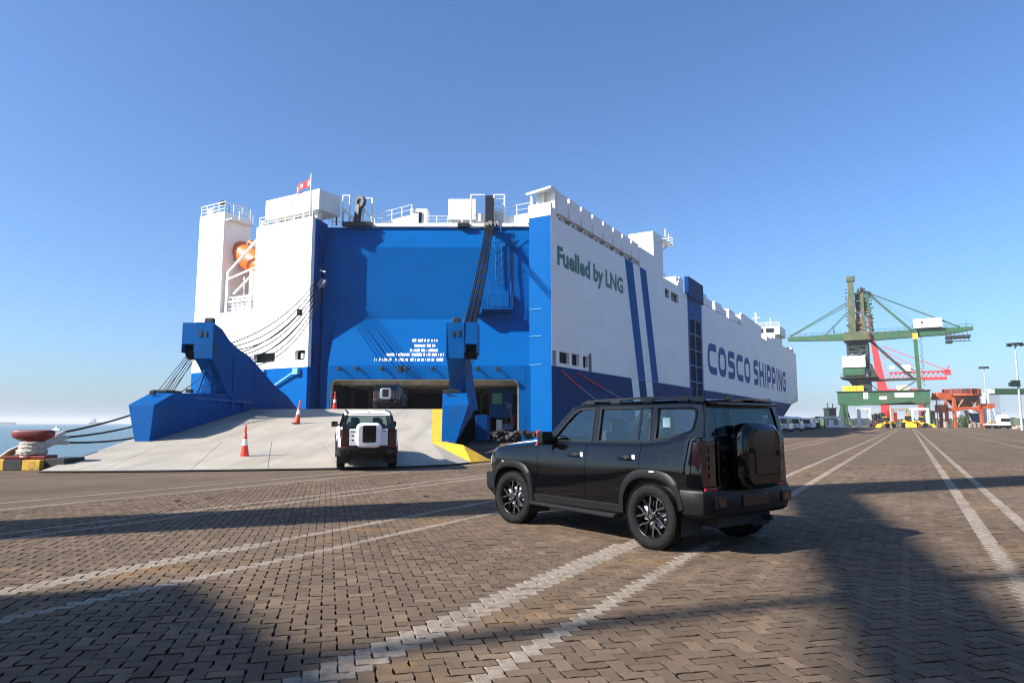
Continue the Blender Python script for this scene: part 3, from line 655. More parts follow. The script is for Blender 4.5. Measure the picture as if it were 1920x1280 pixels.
def letter(ch, w_, h_, tk):
    x0, x1, y0, y1 = tk / 2, w_ - tk / 2, tk / 2, h_ - tk / 2; r = min(w_, h_) * .30; ym = h_ * .52
    if ch == 'O': a = rr2(x0, y0, x1, y1, r, 0, 4); return [a + [a[0]]]
    if ch == 'C': a = rr2(x0, y0, x1, y1, r, 2, 4); return [[(w_, y1)] + a + [(w_, y0)]]
    if ch == 'S': return [[(w_ * .96, y1)] + rr2(x0, ym, x1, y1, r * .8, 2, 4) + rr2(x0, y0, x1, ym, r * .8, 1, 2)[::-1] + rr2(x0, y0, x1, ym, r * .8, 0, 1)[::-1] + [(w_ * .04, y0)]]
    if ch == 'H': return [[(x0, 0), (x0, h_)], [(x1, 0), (x1, h_)], [(x0, ym), (x1, ym)]]
    if ch == 'I': return [[(w_ / 2, 0), (w_ / 2, h_)]]
    if ch == 'P': return [[(x0, 0), (x0, h_)], [(x0, h_ * .38)] + rr2(x0, h_ * .38, x1, y1, r * .8, 0, 2) + [(x0, y1)]]
    if ch == 'N': return [[(x0, 0), (x0, h_)], [(x1, 0), (x1, h_)], [(x0 + tk * .1, h_ - tk * .2), (x1 - tk * .1, tk * .2)]]
    if ch == 'G': return [[(w_, y1)] + rr2(x0, y0, x1, y1, r, 2, 4) + rr2(x0, y0, x1, y1, r, 0, 1)[:4] + [(x1, ym), (w_ * .52, ym)]]
def company(word, s0, length, h_, z0, tk):
    widths = [.38 if c == 'I' else 1.0 for c in word]; gap = .2; unit = length / (sum(widths) + gap * (len(word) - 1)); u = s0
    for c, wd in zip(word, widths):
        mbx = SM()
        for k, st_ in enumerate(letter(c, wd * unit, h_, tk)): ribbon(mbx, st_, tk, lambda a, b: (u + a, WL - .010 - .002 * k, z0 + b))
        mbx.build('company_letter', 'side_letter', ship, fixn=False); u += (wd + gap) * unit
company('COSCO', 114.8, 35.6, 5.3, 9.8, 1.3); company('SHIPPING', 154.0, 45.0, 5.6, 9.8, 1.35)
text_mesh('slogan_lettering', 'Fuelled by LNG', fn(58.1, 16.15), 17.7, 2.55, 'green_letter', ship, bold=.045, origin=SO)
mb = SM(); rr = random.Random(3)
for t, a, b in ((.50, 771, 818), (.61, 775, 814), (.71, 767, 819), (.80, 722, 831), (.905, 700, 830)):
    Y = 67 - 2.5 * t; z = 11.8 - 4.85 * t; px = a
    while px < b:
        wd = rr.uniform(.9, 2.2)
        if rr.random() < .86:
            x0, x1 = (px - 960) / 1283 * Y, (px + wd * .8 - 960) / 1283 * Y; h = rr.uniform(.24, .31)
            mb.add([W(x0, Y - .012, z), W(x1, Y - .012, z), W(x1, Y - .012 + h * .515, z + h), W(x0, Y - .012 + h * .515, z + h)], [(0, 1, 2, 3)])
            if rr.random() < .5:
                xa = x0 + (x1 - x0) * .3; xb = x0 + (x1 - x0) * .7
                mb.add([W(xa, Y - .016 + .05, z + .1), W(xb, Y - .016 + .05, z + .1), W(xb, Y - .016 + .085, z + .17), W(xa, Y - .016 + .085, z + .17)], [(0, 1, 2, 3)], 1)
        px += wd + (2.5 if rr.random() < .12 else .15)
mb.build('transom_lettering', ['white_letter', 'ship_blue'], ship)
# lights above the door
for k, X in enumerate((-16.16, -14.5, -12.13, -10.46, -9.85, -7.43, -3.18, -1.31)):
    big = 1.5 if k == 3 else 1.0
    mb = SM(); mb.bar(W(X - .1, 64.48, 6.7), W(X - .1, 63.8, 6.55), .06); mb.bar(W(X + .1, 64.48, 6.7), W(X + .1, 63.8, 6.55), .06)
    f_ = mb.build('lamp_arm', 'ramp_blue', ship)
    mb = SM(); c = W(X, 63.7, 6.6); mb.obox(c, (.34 * big, .3 * big, .42 * big), rz=R(30)); mb.obox((c[0] - .16, c[1] + .02, c[2] - .05), (.1, .2, .22), rz=R(30))
    mb.build('flood_lamp', 'black_steel', ship, bevel=.06)
# platform, ladder and box on the transom
mb = SM(); wbox(mb, -3.6, 0.1, 65.2, 66.98, 12.5, 12.62); wbox(mb, -3.6, -2.9, 65.2, 66.9, 12.1, 12.5); mb.build('platform', 'ramp_blue', ship)
mb = SM()
def wrail(mbx, pts, h=1.0, r=.03, n=3, post=1.2): rail(mbx, [W(*p) for p in pts], h, r, n, post)
wrail(mb, [(-3.5, 66.9, 12.62), (-3.5, 65.3, 12.62), (0.05, 65.3, 12.62), (0.05, 66.9, 12.62)], 1.3, .04)
for X in (-2.3, -.1): mb.bar(W(X, 65.4, 12.6), W(X, 65.4, 15.2), .07)
mb.build('platform_railing', 'ramp_blue', ship)
mb = SM(); mb.bar(W(-1.55, 66.6, 15.2), W(-1.75, 66.6, 21.2), .09); mb.bar(W(-.95, 66.6, 15.2), W(-1.1, 66.6, 21.2), .09)
for k in range(16): mb.bar(W(-1.56 - k * .012, 66.6, 15.3 + k * .38), W(-.96 - k * .009, 66.6, 15.3 + k * .38), .05)
for k in range(6): mb.lathe([(.42, 0), (.46, 0), (.46, .06), (.42, .06), (.42, 0)], W(-1.35, 66.4, 15.6 + k * .95), 'z', 10)
mb.build('ladder', 'ramp_blue', ship)
mb = SM(); wbox(mb, -1.85, -.3, 66.4, 66.99, 12.9, 14.5); mb.build('winch_box', 'ship_blue', ship, bevel=.03)
mb = SM(); mb.tube([W(.15, 66.7, 21.2), W(.1, 66.7, 17), W(.2, 66.6, 13.0)], .05, 6); mb.tube([W(.0, 66.7, 20), W(-.1, 66.7, 17), W(.0, 66.6, 14.0)], .03, 6); mb.build('hanging_cable', 'rope', ship)
# equipment along the transom top
def steel(nm, f, mt='white_steel', bev=0.0):
    q = SM(); f(q); return q.build(nm, mt, ship, bevel=bev)
steel('transom_coaming', lambda q: (wbox(q, XL + 3.5, XR + 1.5, 67.6, 67.9, 21.4, 21.75)), 'ship_white')
def a_(q):
    q.hexa([W(-14.6, 68.1, 21.5), W(-9.6, 68.1, 21.5), W(-9.6, 70, 21.5), W(-14.6, 70, 21.5)], [W(-14.6, 68.1, 21.7), W(-9.6, 68.1, 23.0), W(-9.6, 70, 23.0), W(-14.6, 70, 21.7)])
steel('hatch_wedge', a_, 'ship_white'); steel('hatch_wedge_rail', lambda q: wrail(q, [(-14.4, 68.2, 21.8), (-10.3, 68.2, 22.9)], 1.0, .04, 2), 'white_steel')
steel('cabinet', lambda q: wbox(q, -10.5, -8.7, 68.3, 69.8, 21.5, 23.5), 'ship_white', .04)
steel('cabinet_hatch', lambda q: wbox(q, -9.9, -9.3, 68.2, 68.29, 22.0, 23.1), 'black_steel')
steel('deck_railing', lambda q: wrail(q, [(-8.8, 68, 21.6), (-6.6, 68, 21.6), (-3.6, 68, 21.6)], 1.0, .04, 3)); steel('deck_railing', lambda q: wrail(q, [(XL + .5, 67.8, 21.5), (-17.2, 67.8, 21.5)], 1.4, .04, 3))
steel('vent_house', lambda q: wbox(q, -6.55, -3.7, 68.2, 71.0, 22.2, 24.5), 'ship_white', .05)
steel('vent_house_legs', lambda q: [q.bar(W(-6.2 + k * 1.1, 68.6, 21.4), W(-6.2 + k * 1.1, 68.6, 22.2), .3) for k in range(3)] + [wbox(q, -6.4, -1, 69, 69.4, 21.4, 22.0)])
steel('davit_post', lambda q: (wbox(q, -2.75, -1.95, 67.2, 68.4, 20.9, 24.55)), 'black_steel', .05)
def b_(q):
    for X in (-4.2, -1.85, -.75):
        q.bar(W(X, 67.8, 21.6), W(X, 67.8, 24.8), .13)
    q.bar(W(-4.2, 67.8, 24.8), W(-2.8, 67.8, 24.8), .12); q.bar(W(-1.85, 67.8, 24.8), W(-.75, 67.8, 24.8), .12)
    for k in range(5): q.bar(W(-1.85, 67.8, 22.2 + k * .55), W(-.75, 67.8, 22.2 + k * .55), .06)
    wbox(q, -4.4, -2.8, 68.3, 69, 21.5, 23.0); wbox(q, -1.9, -.9, 68.1, 69, 21.5, 23.2)
steel('davit_frame', b_)
steel('davit_sheaves', lambda q: [q.lathe([(0, 0), (.32, 0), (.32, .14), (0, .14)], W(-2.6 + .35 * k, 66.95, 21.35 + .15 * (k % 2)), 'x', 12) for k in range(4)] + [wbox(q, -5.5, -4.3, 67.2, 67.8, 21.3, 21.7)], 'black_steel')
steel('hatch_wedge', lambda q: q.hexa([W(-.6, 68.1, 21.5), W(2.3, 68.1, 21.5), W(2.3, 70, 21.5), W(-.6, 70, 21.5)], [W(-.6, 68.1, 22.6), W(2.3, 68.1, 23.1), W(2.3, 70, 23.1), W(-.6, 70, 22.6)]), 'ship_white')
steel('hatch_wedge_rail', lambda q: wrail(q, [(-.9, 68.2, 22.5), (1.9, 68.2, 23.0)], 1.1, .04, 2))
# port side davit with the big black sheave
def c_(q):
    for X in (-17.3, -16.6, -15.2, -14.3): q.bar(W(X, 67.7, 21.6), W(X, 67.7, 24.7 if X in (-17.3, -16.6) else 24.4), .12)
    q.bar(W(-17.3, 67.7, 24.7), W(-16.6, 67.7, 24.7), .12); q.bar(W(-17.2, 67.7, 23.2), W(-15.6, 67.7, 21.7), .3); q.bar(W(-14.4, 67.7, 22.2), W(-15.4, 67.7, 23.6), .2)
    q.bar(W(-15.2, 67.7, 24.4), W(-14.3, 67.7, 24.4), .12); wbox(q, -17.0, -14.2, 68, 69, 21.5, 22.1); q.bar(W(-14.0, 67.7, 21.5), W(-14.0, 67.7, 23.4), .05)
steel('davit_frame', c_)
def d_(q):
    q.lathe([(.3, -.2), (.62, -.2), (.62, .2), (.3, .2), (.3, -.2)], W(-15.45, 67.4, 23.9), 'x', 16)
    q.bar(W(-15.8, 67.5, 21.5), W(-15.6, 67.5, 23.6), .5); wbox(q, -17.2, -14.2, 67.1, 67.6, 21.35, 21.75); q.bar(W(-17.9, 67.6, 21.5), W(-17.9, 67.6, 23.0), .1); q.obox(W(-17.9, 67.6, 23.1), (.35, .3, .4))
steel('davit_sheaves', d_, 'black_steel')
# boxes on the port stern panel
for wa, wb_ in ((52.7, 56.5), (48.8, 52.6)):
    mb = SM(); mb.box(46.7, 49.6, wa, wb_, 22.35, 24.45); mb.build('vent_box', 'ship_white', ship, bevel=.06)
mb = SM()
for w_ in (49.6, 51.4, 53.0, 55.2): mb.bar((47.4, w_, 21.6), (47.4, w_, 22.4), .5)
for w_ in (50.5, 54.2): mb.box(48.3, 48.9, w_, w_ + 1.2, 21.6, 22.3)
mb.build('vent_box_legs', 'white_steel', ship)
mb = SM(); rail(mb, [(46.7, 57.3, 21.7), (46.7, 49.6, 21.7), (50, 49.6, 21.7)], 1.0, .04, 3, 1.2); mb.lathe([(0, 0), (.3, 0), (.3, .6), (0, .8)], (47, 57.0, 21.7), 'z', 10); mb.build('stern_railing', 'white_steel', ship)
mb = SM(); mb.tube([(46.6, 49.9, 21.6), (46.6, 49.9, 26.1)], .06, 8); mb.build('flag_staff', 'white_steel', ship)
fl = SM(); P = np.zeros((9, 5, 3))
for i in range(9):
    for j in range(5): P[i, j] = (46.6 + .12 * math.sin(i * .9), 50.0 + i * .24, 25.75 - j * .2 - i * .07 + .05 * math.sin(i * 1.1 + j))
grid_mesh(fl, P); fl.m = [1 if (i // 4) % 3 == 1 and i % 4 in (1, 2) else 0 for i in range(len(fl.m))]; fl.build('stern_flag', [mat('flag_red', (.55, .03, .05), .8), 'white_letter'], ship, fixn=False)
mb = SM(); rail(mb, [(46.6, 66.8, 24.3), (46.6, 62.8, 24.3), (49.9, 62.8, 24.3)], 1.1, .045, 3, 1.1); mb.box(47, 47.8, 65.6, 66.4, 24.3, 25.2); mb.box(46.6, 49.5, 61.6, 62.7, 23.3, 23.4); rail(mb, [(49.4, 61.7, 23.4), (47.6, 61.7, 23.4)], 1.0, .045); mb.build('tower_railing', 'white_steel', ship)
mb = SM(); mb.obox((47.2, 64.2, 25.6), (.5, .5, .5)); mb.tube([(47.4, 63.2, 24.3), (47.4, 63.2, 25.3)], .05, 6); mb.build('tower_lamp', 'black_steel', ship, bevel=.08)
# lifeboat cradle
mb = SM(); mb.bar((46.9, 62.2, 17.5), (46.9, 57.7, 20.6), .22); mb.bar((47.0, 62.2, 13.15), (47.0, 62.2, 17.6), .35); mb.bar((47.0, 58.4, 13.15), (47.0, 58.4, 17.3), .4); mb.bar((46.9, 62.0, 16.8), (46.9, 58.0, 17.6), .18)
mb.bar((47.2, 61.5, 15.2), (47.2, 58.8, 16.9), .18); mb.box(46.9, 50, 57.5, 62.5, 14.2, 14.3); rail(mb, [(47, 62.0, 13.2), (47, 57.6, 13.2)], 1.6, .05, 4, .8); mb.bar((47.6, 60.4, 13.2), (47.6, 60.4, 17), .12)
mb.build('lifeboat_davit', 'white_steel', ship)
mb = SM(); mb.box(47.2, 51.9, 57.6, 62.6, 13.2, 14.9); mb.box(49.5, 51.9, 59.0, 62.6, 14.9, 16.0); mb.build('recess_structure', 'white_steel', ship)
lb = MB(); NS = 13; P = np.zeros((NS, 17, 3))
for i in range(NS):
    t = i / (NS - 1) * 2 - 1; k = max(0.04, (1 - abs(t) ** 2.6)) ** .6
    for j in range(17):
        a = 2 * math.pi * j / 16; P[i, j] = (t * 4.2, math.cos(a) * 1.35 * k, math.sin(a) * (1.35 if math.sin(a) < 0 else 1.15) * k + .15 * abs(t) ** 2)
grid_mesh(lb, P); lbo = lb.build('lifeboat_hull', 'orange')
lifeboat = empty('lifeboat', s2w(49.0, 60.2, 18.9), R(60), 'orange free-fall lifeboat hanging in the recess beside the white stern tower', 'lifeboat', rot=(R(6), R(0), R(60 + 90)))
lifeboat.rotation_euler = (0, R(30), R(-30 + 0))
lbo.parent = lifeboat; lifeboat.scale = (1.15,) * 3
q = MB(); q.box(-1.6, .6, -.75, .75, .9, 1.55); q.build('lifeboat_cabin', 'orange', lifeboat, bevel=.2)
q = MB(); q.box(-1.3, -.9, -.77, -.751, 1.05, 1.35); q.box(-.5, -.1, -.77, -.751, 1.05, 1.35); q.lathe([(0, -.06), (.3, -.06), (.3, .06), (0, .06)], (1.6, -1.1, .2), 'y', 12); q.build('lifeboat_window', 'black_steel', lifeboat)
# fairlead cluster on the return wall
mb = SM()
for k in range(6): mb.lathe([(0, 0), (.22, 0), (.22, .12), (0, .12)], W(-18.9 + .05 * k, 65.6 + .22 * k, 15.0 + .25 * (k % 3)), 'x', 10)
mb.bar(W(-18.8, 65.6, 16.4), W(-18.2, 65.4, 16.2), .12); mb.bar(W(-18.8, 65.6, 14.6), W(-18.2, 65.4, 15.4), .1); mb.build('fairlead_cluster', 'galv', ship)
mb = SM(); mb.bar(W(-19.0, 66.2, 21.0), W(-19.0, 66.2, 16.2), .06); mb.bar(W(-18.6, 66.2, 21.0), W(-18.6, 66.2, 16.2), .06)
for k in range(13): mb.bar(W(-19.0, 66.2, 16.4 + k * .36), W(-18.6, 66.2, 16.4 + k * .36), .05)
mb.build('ladder', 'ramp_blue', ship)
mb = SM(); mb.box(46.25, 46.49, 55.2, 56.0, 6.2, 6.85); mb.bar((46.3, 54.9, 4.6), (46.2, 50.9, 6.4), .16); mb.box(46.1, 46.49, 50.3, 51.0, 6.2, 6.8); mb.bar((46.4, 55.3, 6.4), (46.4, 51.0, 3.0), .05)
mb.build('stern_fittings', mat('light_blue_steel', (0.12, 0.34, 0.68), .4), ship)

# ------------------------------------------------------------------ the stern ramp
rampm = mat('ramp_deck', (0.315, 0.288, 0.24), 0.75, var=0.10, vscale=0.5, dirt=(0.24, 0.20, 0.16), dscale=0.7, damt=0.35, bump=0.006, bscale=8, tracks=0.4)
M['ramp_deck'] = rampm
RO = (-9.5, 36.0, 0.0)
rampE = empty('stern_ramp', RO, 0, 'wide pale grey stern ramp with yellow edge and blue hoisting arms, lowered onto the quay', 'ship ramp')
def RM(): return MB(RO)
A_, B_, C_, D_ = (-17.3, 42.5, 2.42), (-4.1, 42.5, 2.42), (-2.75, 29.6, .74), (-16.75, 29.9, .78)
def slab(mbx, pts, th):
    n = len(pts); mbx.add(list(pts) + [(p[0], p[1], p[2] - th) for p in pts], [tuple(range(n)), tuple(range(2 * n - 1, n - 1, -1))] + [(i, (i + 1) % n, n + (i + 1) % n, n + i) for i in range(n)])
Bi, Ci = (-4.95, 42.5, 2.42), (-3.45, 29.6, .74)
q = RM(); slab(q, [D_, Ci, Bi, A_], .45); slab(q, [A_, Bi, (-4.95, 64.4, 2.5), (-17.3, 64.4, 2.5)], .45); q.build('ramp_plate', 'ramp_deck', rampE)
q = RM(); slab(q, [Ci, C_, B_, Bi], .45); slab(q, [Bi, B_, (-4.1, 64.4, 2.5), (-4.95, 64.4, 2.5)], .45); q.build('yellow_edge', 'yellow', rampE)
q = RM()
for k in range(9): q.box(-16.8 + k * 1.5, -16.6 + k * 1.5, 43, 64, 1.6, 2.05)
q.build('ramp_girder', 'ramp_blue', rampE)
near_e = [(-14.8, 21.75, .07), (-12.9, 21.85, .07), (-10.3, 22.25, .07), (-8.0, 22.7, .07), (-5.75, 23.25, .07), (-3.9, 24.0, .07), (-2.3, 25.2, .07), (-1.6, 26.6, .07)]
far_e = [Vector(D_).lerp(Vector(Ci), t) for t in (0, .14, .32, .48, .64, .78, .9, 1.0)]
for i in range(len(near_e) - 1):
    a, b, c, d = Vector(near_e[i]), Vector(near_e[i + 1]), far_e[i + 1], far_e[i]
    g_ = .009; a2 = a.lerp(b, g_ / (b - a).length); b2 = b.lerp(a, g_ / (b - a).length); c2 = c.lerp(d, g_ / (c - d).length); d2 = d.lerp(c, g_ / (c - d).length)
    mid = [tuple(a2), tuple(b2), tuple(c2), tuple(d2)]
    q = RM(); slab(q, mid, .055)
    q.build('ramp_flap', 'ramp_deck' if i < 6 else 'ramp_deck', rampE)
q = RM(); slab(q, [(-1.58, 26.62, .07), (-.85, 28.0, .05), (-2.0, 28.35, .66), C_, (-3.43, 29.6, .74)], .055)
q.f = q.f; q.build('yellow_edge', 'yellow', rampE)
q = RM()
for i in range(len(near_e) - 1): q.tube([tuple(Vector(near_e[i]) + Vector((0, -.03, -.03))), tuple(Vector(near_e[i + 1]) + Vector((0, -.03, -.03)))], .035, 6)
q.build('flap_rubber_edge', 'rubber', rampE)
armP = [(36.3, 6.94), (37.5, 6.72), (38.6, 6.2), (39.9, 5.87), (41.6, 5.6), (43.5, 5.0), (45.5, 4.3), (47.2, 3.85), (48.9, 3.5), (51.4, 2.6), (52.5, 2.5), (42, 2.45), (39.6, 2.75), (38.5, 3.2), (37.7, 3.9), (37.0, 4.55), (36.35, 4.98)]
def hoist_arm(xi, sg):
    """xi = inner face, sg = direction outwards"""
    xo = xi + sg * .95; lo, hi = min(xi, xo), max(xi, xo)
    q = RM(); q.prism(armP, 'x', lo, hi); arm = q.build('hoist_arm', 'ramp_blue', rampE, bevel=.03)
    arm['label'] = 'blue hoisting arm of the ramp on the seaward side' if sg < 0 else 'blue hoisting arm of the ramp on the quay side'
    q = RM(); a_, b_ = (xo, xo + sg * .72); a_, b_ = min(a_, b_), max(a_, b_)
    q.box(a_, b_, 36.35, 38.2, 5.75, 6.92); q.box(a_, a_ + .06, 36.35, 38.2, 5.3, 5.75); q.box(b_ - .06, b_, 36.35, 38.2, 5.3, 5.75); q.build('sheave_box', 'ramp_blue', arm, bevel=.02)
    q = RM()
    for k in range(4): q.lathe([(0, 0), (.42, 0), (.45, .04), (.36, .07), (.45, .1), (.42, .14), (0, .14)], (a_ + .06 + k * .155, 37.1, 5.42), 'x', 18)
    q.build('sheave', 'black_steel', arm)
    q = RM(); xs = sorted((xi + sg * .3, xi + sg * .42)); q.box(xs[0], xs[1], 36.285, 36.3, 6.15, 6.45); xs = sorted((xi + sg * .58, xi + sg * .74)); q.box(xs[0], xs[1], 36.285, 36.3, 6.15, 6.5)
    for yy, z0, z1, wd in ((36.7, 6.2, 6.5, .25), (36.6, 5.35, 5.8, .35), (38.6, 5.3, 5.9, .12)):
        xs = sorted((xi, xi - sg * .012)); q.box(xs[0], xs[1], yy, yy + wd, z0, z1)
    q.build('inspection_slot', 'black_steel', arm, split=True)
    q = RM(); q.box(min(xi, xo) + .25, max(xi, xo) - .2, 36.7, 37.1, 6.95, 7.25); q.build('arm_lamp', 'black_steel', arm, bevel=.08)
    q = RM(); q.box(lo + .2, hi - .2, 39.6, 40.3, 5.86, 6.0); q.box(lo + .25, hi - .25, 44.6, 45.0, 4.5, 4.9); q.box(lo + .1, hi - .5, 46.2, 46.6, 3.95, 4.45); q.build('rope_guide', 'black_steel', arm, bevel=.05)
    q = RM(); xs = sorted((xi - sg * .03, xi)); q.box(xs[0], xs[1], 36.3, 36.42, 4.95, 6.93)
    for yy in (39.2, 42.5): q.box(xs[0], xs[1], yy, yy + .06, 3.3, 5.3)
    q.build('stiffener', 'ramp_blue', arm)
    xs = sorted((xi + sg * .25, xi + sg * .6)); q = RM(); q.box(xs[0], xs[1], 36.9, 37.2, 3.15, 4.7); q.box(xs[0] - .08, xs[1] + .08, 36.8, 37.5, 3.1, 3.6); q.bar((xs[0], 36.2, 3.2), (xs[0], 36.9, 4.4), .12)
    if sg < 0: q.build('support_strut', 'ramp_blue', rampE)
    # base girder on the ramp edge
    ib = xi + sg * .05; ob = ib + sg * 1.15
    base = [(29.75, .68), (30.0, 2.35), (32.2, 2.95), (36, 3.12), (38.5, 3.2), (42.3, 3.2), (42.3, 2.3), (41.5, 2.25)]
    q = RM(); n = len(base); L_ = []; R_ = []
    for (yy, z) in base:
        lowf = 1.0 if z < 1 else 0.0
        off = .6 if yy < 30.1 else (.25 if yy < 33 else 0)
        shift = (.45 if yy < 30.1 else (.2 if yy < 33 else 0))
        if sg > 0: shift *= -.9
        i_ = ib + (0.0 if sg < 0 else 0) + shift * (1 if sg < 0 else -1) * (1 if True else 0)
        o_ = i_ + sg * (1.15 if z > 1 else .62)
        L_.append((i_, yy, z)); R_.append((o_, yy, z))
    tri = tessellate_polygon([[Vector((a, b, 0)) for a, b in base]])
    q.add(L_ + R_, [tuple(t) for t in tri] + [tuple(n + i for i in reversed(t)) for t in tri] + [(i, (i + 1) % n, n + (i + 1) % n, n + i) for i in range(n)])
    bs = q.build('base_girder', 'ramp_blue', rampE, bevel=.02)
    q = RM(); xs = sorted((ib - sg * .16, ib - sg * .005)); w_rib = sg < 0
    q.box(xs[0], xs[1], 31.8, 42.2, 2.75, 2.86)
    for k in range(6):
        yy = 32.0 + k * 1.75; zr = .13 * (yy - 24) + .02; q.box(xs[0], xs[1], yy, yy + .1, zr, 2.75)
    if w_rib: q.build('girder_rib', mat('rib_blue', (.006, .085, .30), .45), bs)
    q = RM(); q.box(min(ib, ob) + .2, max(ib, ob) - .2, 32.3, 33.8, 2.98, 3.12); q.obox((ib + sg * .5, 31.6, 2.95), (.22, .22, .2)); q.obox((ib + sg * .5, 35.2, 3.2), (.3, .3, .18)); q.build('rope_anchor', 'black_steel', bs, split=True, bevel=.03)
    # hoist ropes
    for k in range(7):
        xa = a_ + .06 + k * .1; xb = ib + sg * (.2 + .11 * k if sg > 0 else .9 - .11 * k)
        q = RM(); q.tube([(xa, 36.9, 5.2), (xb, 32.5 + .2 * (k % 3) + .3, 3.05)], .018, 5); q.build('hoist_rope', 'rope', rampE)
    return arm
hoist_arm(-16.05, -1); hoist_arm(-3.5, 1)
def sag(p, q_, s_, n=14):
    p, q_ = Vector(p), Vector(q_); return [tuple(p.lerp(q_, t / n) - Vector((0, 0, s_ * 4 * (t / n) * (1 - t / n)))) for t in range(n + 1)]
for k in range(9):
    q = RM(); q.tube(sag((-18.6, 65.2 + .12 * k, 15.9 - .24 * k), (-16.5 + .05 * (k % 4), 39.6 + .45 * k, 6.15 - .13 * k), 1.0 + .22 * (k % 3), 16), .038, 5); q.build('hoist_rope', 'rope', rampE)
q = RM(); q.obox((-17.7, 56.2, 10.7), (.3, .5, .5)); q.build('rope_clamp', 'black_steel', rampE)
for k in range(8):
    q = RM(); q.tube(sag((-2.65 + .11 * k, 66.8, 21.3), (-2.75 + .09 * k, 38.3, 6.9 - .05 * (k % 3)), .5 + .14 * (k % 3), 16), .052, 5); q.build('hoist_rope', 'rope', rampE)
# blue machinery beside the right arm, on the ramp hinge
q = RM(); q.box(-2.2, .1, 70.2, 71.4, 2.1, 5.1); q.build('hinge_housing', 'ramp_blue', rampE, bevel=.05)
q = RM(); q.box(-2.0, -1.0, 70.1, 70.19, 3.5, 4.6); q.build('green_panel', mat('panel_green', (.10, .33, .22), .4), rampE)
q = RM(); q.tube([(-.8, 70.0, 3.8), (-.1, 70.0, 2.9), (.0, 70.0, 1.1)], .07, 6); q.obox((-.3, 70, 3.3), (.5, .2, .5)); q.obox((-.4, 70, 1.2), (1.0, .3, .6)); q.build('hydraulic_hose', mat('hose', (.10, .17, .33), .5), rampE)
q = RM(); q.obox((.0, 69.9, 1.5), (.6, .4, .3)); q.obox((.1, 69.9, 2.0), (.25, .25, .6)); q.build('valve_block', mat('valve_red', (.28, .02, .02), .5), rampE)
q = RM(); q.box(-1.6, -1.0, 69.7, 69.8, .9, 1.9); q.build('notice_panel', 'paper', rampE)
q = RM(); q.box(-3.0, -2.0, 56, 62, .1, 2.2); q.build('hinge_block', 'ship_navy', rampE, bevel=.05)

# ------------------------------------------------------------------ mooring gear on the quay edge
bol = empty('mooring_bollard', (-16.25, 23.4, .345), R(8), 'dark red T-headed mooring bollard wrapped in pale rope at the quay edge', 'bollard')
q = MB(); q.smooth = True; q.lathe([(0, .0), (.46, .0), (.45, .12), (.30, .18), (.25, .28), (.24, .58), (.32, .66)], (0, 0, 0), 'z', 28); q.build('bollard_post', 'bollard_red', bol)
q = MB(); P = np.zeros((25, 9, 3))
for i in range(25):
    a = 2 * math.pi * i / 24; ca, sa = math.cos(a), math.sin(a)
    ex = (abs(ca) ** .6) * (1 if ca > 0 else -1) * .64; ey = (abs(sa) ** .8) * (1 if sa > 0 else -1) * .34
    for j, (f, z) in enumerate(((.0, .97), (.85, .97), (.97, .95), (1.0, .91), (1.0, .80), (.95, .73), (.6, .62), (.42, .57), (0, .55))): P[i, j] = (ex * f, ey * f, z)
grid_mesh(q, P); q.build('bollard_head', 'bollard_red', bol)
q = MB(); q.box(-.66, .62, -.42, .42, .0, .13); q.build('bollard_base', 'bollard_red', bol, bevel=.03)
wrap = MB()
for k in range(6):
    zz = .20 + .068 * k; rr_ = .40 - .02 * k + .03 * (k % 2)
    wrap.tube([(rr_ * math.cos(t * .35) * (1 + .04 * math.sin(t * 3)), rr_ * math.sin(t * .35), zz + .02 * math.sin(t * 1.7 + k)) for t in range(19)], .05, 7)
for k in range(5): wrap.tube([(-.2 - .05 * k, -.25 + .08 * k, .48 - .03 * k), (-.55, -.3 + .1 * k, .3), (-.9, -.3 + .1 * k, .04)], .045, 6)
tag(wrap.build('mooring_rope_coil', 'fibre_rope', loc=(-16.25, 23.4, .345)), 'pale fibre rope coiled round the neck of the red bollard', 'rope')
for k in range(3):
    rt = MB(); p0 = Vector((-16.0, 23.25 + .1 * k, .86 - .09 * k)); pm = Vector((-14.95, 24.4, 1.0 - .12 * k)); p1 = Vector((-32.2 + k * .9, 72.3 - k * .5, 7.2 - 1.1 * k))
    m_ = p0.lerp(p1, .055); thick = [tuple(p0), tuple(p0.lerp(m_, .5) + Vector((0, 0, .05 * (k - 1)))), tuple(m_ - Vector((0, 0, .05 * k)))]
    rt.tube(thick, .085 if k < 2 else .07, 8); rt.cur = 1; rt.tube(sag(m_ - Vector((0, 0, .05 * k)), p1, .9 + .25 * k, 20), .045, 6)
    tag(rt.build('mooring_line', ['fibre_rope', 'rope']), ['uppermost of the three mooring lines rising from the red bollard', 'middle one of the three mooring lines rising from the red bollard', 'lowest of the three mooring lines rising from the red bollard'][k], 'mooring line', 'mooring lines from the red bollard')
cu = empty('quay_curb', (-16.6, 23.4, 0), 0, 'yellow and black striped concrete block carrying the red bollard', 'curb')
for k in range(4):
    q = MB(); q.box(-1.38 + k * .6, -.786 + k * .6, -.55, .6, .0, .34); q.build('curb_block', 'curb_black' if k % 2 == 0 else 'curb_yellow', cu, bevel=.02)
cu2 = MB(); cu2.box(-.34, .34, -.5, .6, 0, .38); tag(cu2.build('quay_curb', 'curb_black', loc=(-15.24, 23.55, 0), bevel=.03), 'dark sooty curb block between the red bollard and the ramp', 'curb')
